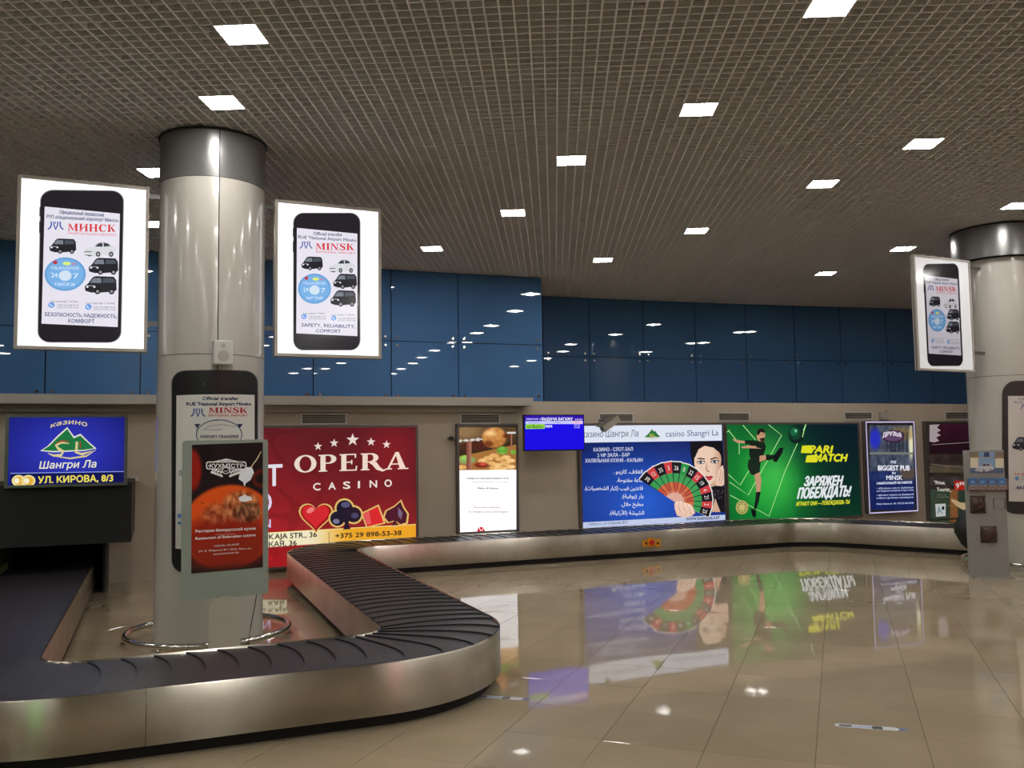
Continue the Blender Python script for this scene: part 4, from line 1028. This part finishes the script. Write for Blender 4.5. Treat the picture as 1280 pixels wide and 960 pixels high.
van(A, 370, 607, 54); sedan(A, 440, 605, 70); A.text('3-4 сектор', 376, 420, 667, 4.5, REDT, bold=.2); A.ell(382, 676, 5, 5, (96, 140, 196)); A.text('+375 (33) 900-75-59', 390, 430, 674, 3, (80, 80, 90)); A.text('+375 (17) 279-17-40', 390, 430, 680, 3, (80, 80, 90)); A.text('БЕЗОПАСНОСТЬ', 382, 470, 702, 6, NAVY, bold=.4)
A.build('print', M['p_flat'], wrap)

# ---- guard rings
def guard(C, r, label, z=.085):
    t = thing('guard_rail', (C[0], C[1], 0), label, 'rail')
    MB().tube([(C[0]+r*math.cos(q*math.pi/36), C[1]+r*math.sin(q*math.pi/36), z) for q in range(72)], .027, 10, True).build('ring_tube', M['chrome'], t)
    for q in range(6):
        th = q*math.pi/3+.25; P = np.array([C[0]+r*math.cos(th), C[1]+r*math.sin(th), 0]); Q = np.array([C[0]+(R1+.012)*math.cos(th), C[1]+(R1+.012)*math.sin(th), 0])
        MB().tube([P+ZV*.001, P+ZV*(z-.01)], .014, 8).disc(P+ZV*.0005, ZV, .04, .008).build('post', M['chrome'], t)
    return t
guard(C1, .72, 'chrome guard ring round the foot of the left column'); guard(C2, .64, 'chrome guard ring round the foot of the right column')

# ---- restaurant totem in front of the left column
Zt = 7.12
P0 = atdepth(233, 745, Zt); ft = Plane((P0[0], P0[1]), 68, b0=0)
def q(x, y): return ft.ab(x, y, 0)
tot = thing('poster_totem', atdepth(280, 760, Zt)*np.array([1, 1, 0]), 'pale grey standing totem with red restaurant poster in front of the left column', 'totem')
corners = [q(226, 752), q(335.5, 742), q(335, 549), q(228, 551)]
def rounded(c, r):
    out = []
    n = len(c)
    for i in range(n):
        p = np.array(c[i]); a = np.array(c[i-1])-p; b = np.array(c[(i+1) % n])-p; a /= np.linalg.norm(a); b /= np.linalg.norm(b)
        for k in range(6):
            u = k/5; out.append(tuple(p+a*r*(1-u)**2+b*r*u**2))
    return out
MB().prism(rounded(corners, .03), ft.world, -.03, 0).build('back_panel', M['panelgrey'], tot)
pin = [q(239, 717), q(328.5, 709), q(328.5, 553), q(240, 556)]
A = Art(ft, .3125, 200, 440, d=.002)
def f_kuh(u, v):
    n = fbm(u*9, v*12); c = mixc((30, 20, 22), (44, 30, 32), n)
    c = mixc(c, (150, 34, 24), blob(u, v, .0, .20, .13, .16, .15))                      # tomato
    c = mixc(c, (120, 34, 20), .9*(blob(u, v, .97, .29, .12, .07, .2)-blob(u, v, .97, .29, .08, .045, .2)))
    c = mixc(c, mixc((214, 70, 24), (236, 98, 34), 1-v), blob(u, v, .52, .66, .66, .33, .03))
    c = mixc(c, mixc((176, 50, 24), (120, 30, 20), v), blob(u, v, .5, .78, .60, .24, .2)*.85)
    m = fbm(u*22, v*26); c = mixc(c, mixc((120, 44, 24), (232, 150, 92), (m-.25)*2), max(blob(u, v, .68, .50, .27, .12, .15), blob(u, v, .36, .56, .22, .09, .3)*.8)); c = mixc(c, mixc((70, 34, 22), (190, 128, 88), (fbm(u*30, v*30)-.25)*2), blob(u, v, .78, .56, .2, .08, .2))
    c = mixc(c, (150, 30, 22), .55*blob(u, v, .4, .68, .5, .08, .5))
    return mixc(c, (24, 16, 16), blob(u, v, .5, 1.08, .7, .1, .4)*.9)
A.direct = True
k0 = len(A.V); nx, ny = 46, 80
pa = [np.array(p) for p in pin]
for j in range(ny+1):
    for i in range(nx+1):
        u, v = i/nx, j/ny; p = (pa[3]*(1-u)+pa[2]*u)*(1-v)+(pa[0]*(1-u)+pa[1]*u)*v
        A.V.append(tuple(ft.world(p[0], p[1], A.d0))); A.C.append(lin(tuple(min(max(c, 0), 255) for c in f_kuh(u, v))))
for j in range(ny):
    for i in range(nx): qq = k0+j*(nx+1)+i; A.F.append((qq, qq+1, qq+nx+2, qq+nx+1))
A.layer = 1; A.direct = False
WW = (226, 222, 216)
A.line([(404, 398), (388, 428), (366, 458), (352, 470)], [3, 4, 4, 3], (214, 190, 150)); A.poly([(322, 468), (340, 460), (368, 462), (376, 482), (362, 512), (344, 524), (338, 538), (332, 520), (314, 508)], (226, 226, 228))
A.rrect(184, 438, 346, 470, 10, WW); A.rrect(188, 442, 342, 466, 8, (40, 30, 30)); A.poly([(205, 440), (265, 426), (325, 440)], WW); A.text('ВИТАЕМ', 240, 292, 439, 6, (40, 30, 30)); A.text('·КУХМІСТР·', 192, 340, 463, 15, WW, bold=.8)
for m in (-1, 1):
    for k in range(4): A.ell(264+m*(20+11*k), 494-4*k, 9, 5, WW, rot=m*(-35+8*k)); A.ell(264+m*(18+11*k), 480-3*k, 7, 4, WW, rot=m*(30)); A.layer -= 1
A.ell(264, 474, 16, 14, WW); A.ell(264, 474, 13, 11, (40, 30, 30)); A.line([(255, 474), (264, 478), (273, 472)], 2, WW)
A.poly([(314, 582), (340, 570), (350, 576), (366, 580), (368, 592), (340, 600), (318, 596)], (232, 228, 226)); A.line([(162, 600), (178, 606)], 3, (90, 70, 30)); A.line([(330, 606), (350, 612), (362, 606)], 3, (80, 90, 40))
A.text('Ресторан белорусской кухни', 142, 382, 722, 10, (232, 220, 212), yb1=710, bold=.4); A.line([(222, 731), (302, 727)], 1, (220, 200, 190)); A.text('Restaurant of Belarusian cuisine', 142, 382, 751, 10, (232, 220, 212), yb1=736, bold=.4)
A.text('+375(29) 135-69-80', 214, 316, 780, 7, (226, 212, 206), yb1=772); A.text('ул. К. Маркса 40 / 40 K. Marx str.', 154, 368, 800, 7.5, (226, 212, 206), yb1=788); A.text('www.kuhmistr.by', 212, 316, 812, 7.5, (226, 212, 206), yb1=804)
A.build('poster', print_mat('totem_print', .22, .8, .12), tot)
b0 = q(260, 808); b1 = q(300, 806); tp = q(280, 745)
ps = [(b0[0], .0), (b1[0], .0), (b1[0], tp[1]-.10)]+[((b0[0]+b1[0])/2+(b1[0]-b0[0])/2*math.cos(math.radians(a)), tp[1]-.10+.10*math.sin(math.radians(a))) for a in range(15, 166, 15)]+[(b0[0], tp[1]-.10)]
MB().prism(ps, ft.world, .012, .035).build('pedestal_board', M['board'], tot)
MB().box(ft, b0[0]+.05, b1[0]-.05, 0, tp[1]+.25, -.09, -.031).build('post', M['white'], tot)
MB().box(ft, b0[0]-.04, b1[0]+.03, 0, .012, -.25, .011).build('base_plate', M['kioskgrey'], tot)
pc = [atdepth(x, y, 7.45) for x, y in ((321, 742), (318, 760), (313, 785), (311, 800))]; pc.append(pc[-1]*np.array([1, 1, 0])+ZV*.006)
for p in pc: pass
o = MB().tube(pc, .004, 6).build('power_cable', M['cable']); tag(o, 'thin black cable hanging down beside the totem foot', 'cable')
o = MB().disc(np.array([*atz(194, 814, .0)[:2], .002]), ZV, .035, .03, 16).build('floor_socket', M['chrome']); tag(o, 'small dark floor socket just left of the totem foot', 'socket')
o = MB().disc(np.array([*atz(212, 813, .0)[:2], .002]), ZV, .03, .03, 16).build('floor_socket', M['orange']); tag(o, 'small amber floor socket nearer the totem foot', 'socket')

# ================================================================ RIGHT KIOSK
kz = atz(1213, 722, 0); k2 = atz(1263, 722, 0)
azk = math.degrees(math.atan2(k2[0]-kz[0], k2[1]-kz[1])); wk = np.linalg.norm((k2-kz)[:2]); fk = Plane(kz[:2], azk)
kk = thing('brochure_kiosk', fk.world(wk/2, 0, -.1), 'tall grey brochure kiosk with blue leaflets before the right column', 'kiosk')
hk = fk.ab(1211, 563)[1]
MB().box(fk, 0, wk, 0, hk, -.05, 0).build('body', M['kioskgrey'], kk, bevel=.006)
def kp(x, y): return fk.ab(1150+x*.2083, 540+y*.2083)
def kbox(nm, x0, y0, x1, y1, d0, d1, m, par=None, bevel=0):
    a0, b0 = kp(x0, y1); a1, b1 = kp(x1, y0); return MB().box(fk, a0, a1, b0, b1, d0, d1).build(nm, M[m], par or kk, bevel=bevel)
A = Art(fk, .2083, 1150, 540, d=.004)
A.rect(298, 120, 502, 248, (110, 120, 126)); A.rect(298, 120, 502, 158, (124, 112, 96)); A.rect(300, 200, 500, 246, (76, 96, 120)); A.rect(302, 155, 350, 215, (204, 196, 170)); A.rrect(452, 158, 502, 215, 8, (204, 196, 170)); A.rect(352, 120, 450, 222, (120, 150, 180)); A.rect(384, 122, 416, 150, (44, 66, 96)); van(A, 356, 226, 60, (70, 90, 120)); sedan(A, 330, 246, 110, (176, 178, 182)); A.line([(305, 152), (498, 150)], 4, (160, 130, 90))
A.build('header_print', print_mat('kiosk_print', .12, .9, .3), kk)
leaf = Art(fk, .2083, 1150, 540, d=.058)
for i in range(4):
    x0 = 290+i*58; pk = kbox('leaflet_pocket', x0, 282, x0+54, 348, .0005, .05, 'frame_grey')
    A = Art(fk, .2083, 1150, 540, d=.052); A.rect(x0+2, 276, x0+52, 318, (64, 116, 168)); A.rect(x0+2, 318, x0+52, 345, (150, 140, 132)); A.line([(x0+6, 322), (x0+20, 340), (x0+32, 324), (x0+46, 340)], 6, (86, 66, 60)); A.ell(x0+26, 300, 12, 8, (110, 150, 190)); A.build('leaflet', M['p_flat'], pk)
def pouch(x0, y0, x1, y1, nm='candy_pouch'):
    (a0, b0), (a1, b1) = kp(x0, y1), kp(x1, y0); mb = MB(); nx_, nz = 14, 14; V = []
    for j in range(nz+1):
        for i in range(nx_+1):
            u, v = i/nx_*2-1, j/nz*2-1; wob = .9+.12*fbm(u*2+x0, v*2); bul = .085*max(0, (1-abs(u)**3)*(1-abs(v)**3))*(.7+.6*fbm(u*4+y0, v*4))
            V.append(fk.world((a0+a1)/2+u*(a1-a0)/2*wob, (b0+b1)/2+v*(b1-b0)/2*(.94+.08*fbm(v*3+x0, u*3)), .002+bul))
    mb.add(V, [(j*(nx_+1)+i, j*(nx_+1)+i+1, (j+1)*(nx_+1)+i+1, (j+1)*(nx_+1)+i) for j in range(nz) for i in range(nx_)], True)
    return mb.build(nm, M['brown'], kk)
pouch(300, 380, 392, 490, 'brown_pouch'); pouch(362, 562, 462, 666, 'brown_pouch')
f = MB(); 
for r in ((440, 398, 512, 402), (440, 458, 512, 462), (440, 398, 444, 462), (508, 398, 512, 462)):
    a0, b0 = kp(r[0], r[3]); a1, b1 = kp(r[2], r[1]); f.box(fk, a0, a1, b0, b1, .0005, .004)
f.build('slot_frame', M['frame_grey'], kk)
MB().box(fk, .03, wk-.01, 0, .012, .0, .06).build('foot', M['kioskgrey'], kk)

# ---- black bag behind the kiosk
bd = np.array([-.95, -.31])
prof = [(0.0, .003, .6), (.05, .003, .545), (.052, .04, .545), (.056, .11, .545), (.15, .32, .70), (.20, .48, .745), (.20, .58, .745), (.14, .74, .70), (.08, .82, .67), (.0, .84, .67)]
mb = MB(); V = []; nseg = 22
for i, (r_, z, of) in enumerate(prof):
    bx, by = C2[0]+bd[0]*of, C2[1]+bd[1]*of
    for q_ in range(nseg):
        th = 2*math.pi*q_/nseg; k_ = 1+.22*(fbm(math.cos(th)*2+5, math.sin(th)*2+z*5)-.5); V.append((bx+r_*k_*math.cos(th), by+r_*k_*math.sin(th), z))
F = [(i*nseg+q_, i*nseg+(q_+1) % nseg, (i+1)*nseg+(q_+1) % nseg, (i+1)*nseg+q_) for i in range(len(prof)-1) for q_ in range(nseg)]
o = mb.add(V, F, True).build('black_bag', M['bag']); tag(o, 'tall black fabric bag standing behind the grey brochure kiosk', 'bag')

# ================================================================ INFORMATION SCREEN
fr = Plane(ST(0, 12.5)[:2], 68)
t = thing('information_screen', ST(5.75, 12.6, 1.66), 'blue flight information screen mounted above the belt left of the camera', 'screen')
MB().box(fr, 5.235, 6.275, 1.66, 2.225, -.06, 0).build('housing', M['blackgloss'], t, bevel=.006)
MB().box(fr, 5.68, 5.82, 1.85, 2.0, -.528, -.06).build('wall_mount', M['black'], t)
A = Art(fr, .15625, 560, 500, d=.002)
A.direct = True; A.rect(5.25, 1.68, 6.26, 2.21, (20, 6, 226)); A.rect(5.25, 2.125, 6.26, 2.21, (46, 8, 170)); A.direct = False
A.poly([(620, 170), (1078, 166), (1078, 192), (620, 192)], (196, 200, 246)); A.poly([(990, 168), (1078, 166), (1078, 190), (990, 190)], (232, 190, 226))
A.text('СЕКТАР 4', 626, 742, 160, 13, (226, 222, 250), bold=.5); A.text('ВЫДАЧА БАГАЖУ', 750, 998, 163, 22, (246, 244, 255), bold=.7); A.text('15:21', 1018, 1072, 161, 12, (226, 222, 250), bold=.5)
A.text('КАМПАНІЯ', 650, 730, 186, 8, (90, 90, 160)); A.text('РЭЙС', 860, 905, 186, 8, (90, 90, 160)); A.text('ЧАС', 1015, 1048, 184, 8, (120, 80, 150))
A.poly([(620, 193), (774, 193), (774, 230), (620, 232)], (146, 214, 60)); A.text('airBaltic', 630, 764, 224, 25, (40, 70, 60), bold=.4); A.text('РЫГА', 780, 834, 219, 17, (246, 246, 255), bold=1); A.text('20:10', 1008, 1054, 206, 11, (240, 226, 250)); A.text('21:05', 1008, 1054, 224, 11, (240, 226, 250))
A.build('display', M['p_screen'], t)

# ---- security camera beside the screen
P = ST(*WALLF.ab(742, 530)[:1], T0); s0, z0 = WALLF.ab(752, 530)
t = thing('security_camera', ST(s0, T0, z0), 'grey box security camera on the wall right of the blue screen', 'camera')
MB().tube([ST(s0-.05, T0-.012, z0+.06), ST(s0-.05, T0-.22, z0+.05)], .018, 8).build('arm', M['frame_grey'], t)
a = math.radians(32)
class CF:
    def world(self, u, v, d): x = u*math.cos(a)-v*math.sin(a); y = u*math.sin(a)+v*math.cos(a); return ST(s0+x, T0-.26-d, z0+y)
MB().box(CF(), -.17, .17, -.06, .06, -.05, .09).build('body', M['cornice'], t, bevel=.01); MB().box(CF(), -.20, .15, .06, .072, -.06, .1).build('sun_shield', M['frame_grey'], t); MB().disc(CF().world(-.17, 0, .02), ST(-math.cos(a), 0, -math.sin(a)), .035, .012, 14).build('lens', M['blackgloss'], t)
# small lamp arm beside the roast poster and one over the pub poster
s0, z0 = WALLF.ab(569, 548)
t = thing('poster_clamp', ST(s0, T0, z0), 'small dark bracket on the wall left of the roast dish poster', 'bracket')
MB().box(WALLF, 4.17, 4.295, z0-.012, z0+.012, 0, .09).build('arm', M['frame_dark'], t); MB().disc(WALLF.world(4.20, z0, .09), WALLF.n, .035, .03, 14).build('knob', M['black'], t)
s0, z0 = WALLF.ab(1103, 520)
t = thing('junction_box', ST(s0, T0, z0-.08), 'pale grey box with conduit on the wall above the pub poster', 'box')
MB().box(WALLF, s0-.10, s0+.06, z0-.07, z0+.07, 0, .06).build('box_body', M['cornice'], t, bevel=.006); MB().box(WALLF, s0+.075, s0+.13, z0-.07, z0+.11, 0, .03).build('conduit', M['cornice'], t)

# ---- distance stickers on the floor
def floor_sticker(x0, y0, x1, y1, label):
    a = atz(x0, y0, 0); b = atz(x1, y1, 0); d = b-a; L = np.linalg.norm(d); fl = Floor(a[:2], math.degrees(math.atan2(d[0], d[1])))
    A = Art(fl, d=.0006, step=.0001); A.direct = True; h = L*.085
    def R(u0, u1, v, c, r=None): A.rrect(u0*L, -v*h, u1*L, v*h, min(r or v*h*.98, v*h*.98), c)
    R(0, .86, 1.0, (52, 62, 98)); R(.012, .85, .86, (206, 206, 204)); R(.07, .24, .6, (46, 36, 38), .2*h); R(.24, .5, .62, (176, 186, 206), .1*h); R(.5, .64, .74, (44, 34, 38), .3*h)
    A.poly([(.85*L, -.7*h), (.9*L, -.35*h), (.9*L, -.62*h), (L, 0), (.9*L, .62*h), (.9*L, .35*h), (.85*L, .7*h)], (44, 78, 130))
    for s, u0, u1, v in (('1,5', .27, .36, -.25), ('метра', .38, .49, -.25), ('1,5 m', .68, .79, -.25)):
        cs = text_contours(s); X = [p[0] for c in cs for p in c]; m0, m1 = min(X), max(X); A.fill([[((u0+(p[0]-m0)/(m1-m0)*(u1-u0))*L, v*h+p[1]*h*.8) for p in c] for c in cs], (52, 62, 98))
    o = A.build('floor_sticker', M['p_flat']); tag(o, label, 'sticker')
floor_sticker(1042, 906, 1139, 913, 'long white arrow sticker with blue tip on the floor at lower right')
floor_sticker(591, 870, 665, 874.5, 'long white arrow sticker on the floor beside the curved belt end')

# ---- lit signs on the walls behind the viewpoint (the steel skirt mirrors a red and a green one)
fr = Plane((-3.2, -8.6), 270); fr.e = np.array([1., 0, 0]); fr.n = np.array([0, 1., 0]); fr.O = np.array([-3.2, -8.6, 0])
t = thing('lit_sign', (-2.8, -8.55, .4), 'green lit sign on the wall behind the viewpoint, mirrored in the steel', 'sign')
MB().box(fr, 0, .6, .4, 2.9, 0.001, .08).build('housing', M['frame_grey'], t); MB().box(fr, .03, .57, .43, 2.87, .08, .085).build('face', emit('green_sign_face', (20, 220, 70), 7), t)
fr = Plane((13.2, -8.6), 270); fr.e = np.array([1., 0, 0]); fr.n = np.array([0, 1., 0]); fr.O = np.array([13.0, -8.6, 0])
t = thing('lit_sign', (14, -8.55, .5), 'red lit sign on the wall behind the viewpoint, mirrored in the steel', 'sign')
MB().box(fr, 0, 2.2, .5, 2.6, 0.001, .08).build('housing', M['frame_grey'], t); MB().box(fr, .04, 2.16, .54, 2.56, .08, .085).build('face', emit('red_sign_face', (235, 30, 34), 5), t)
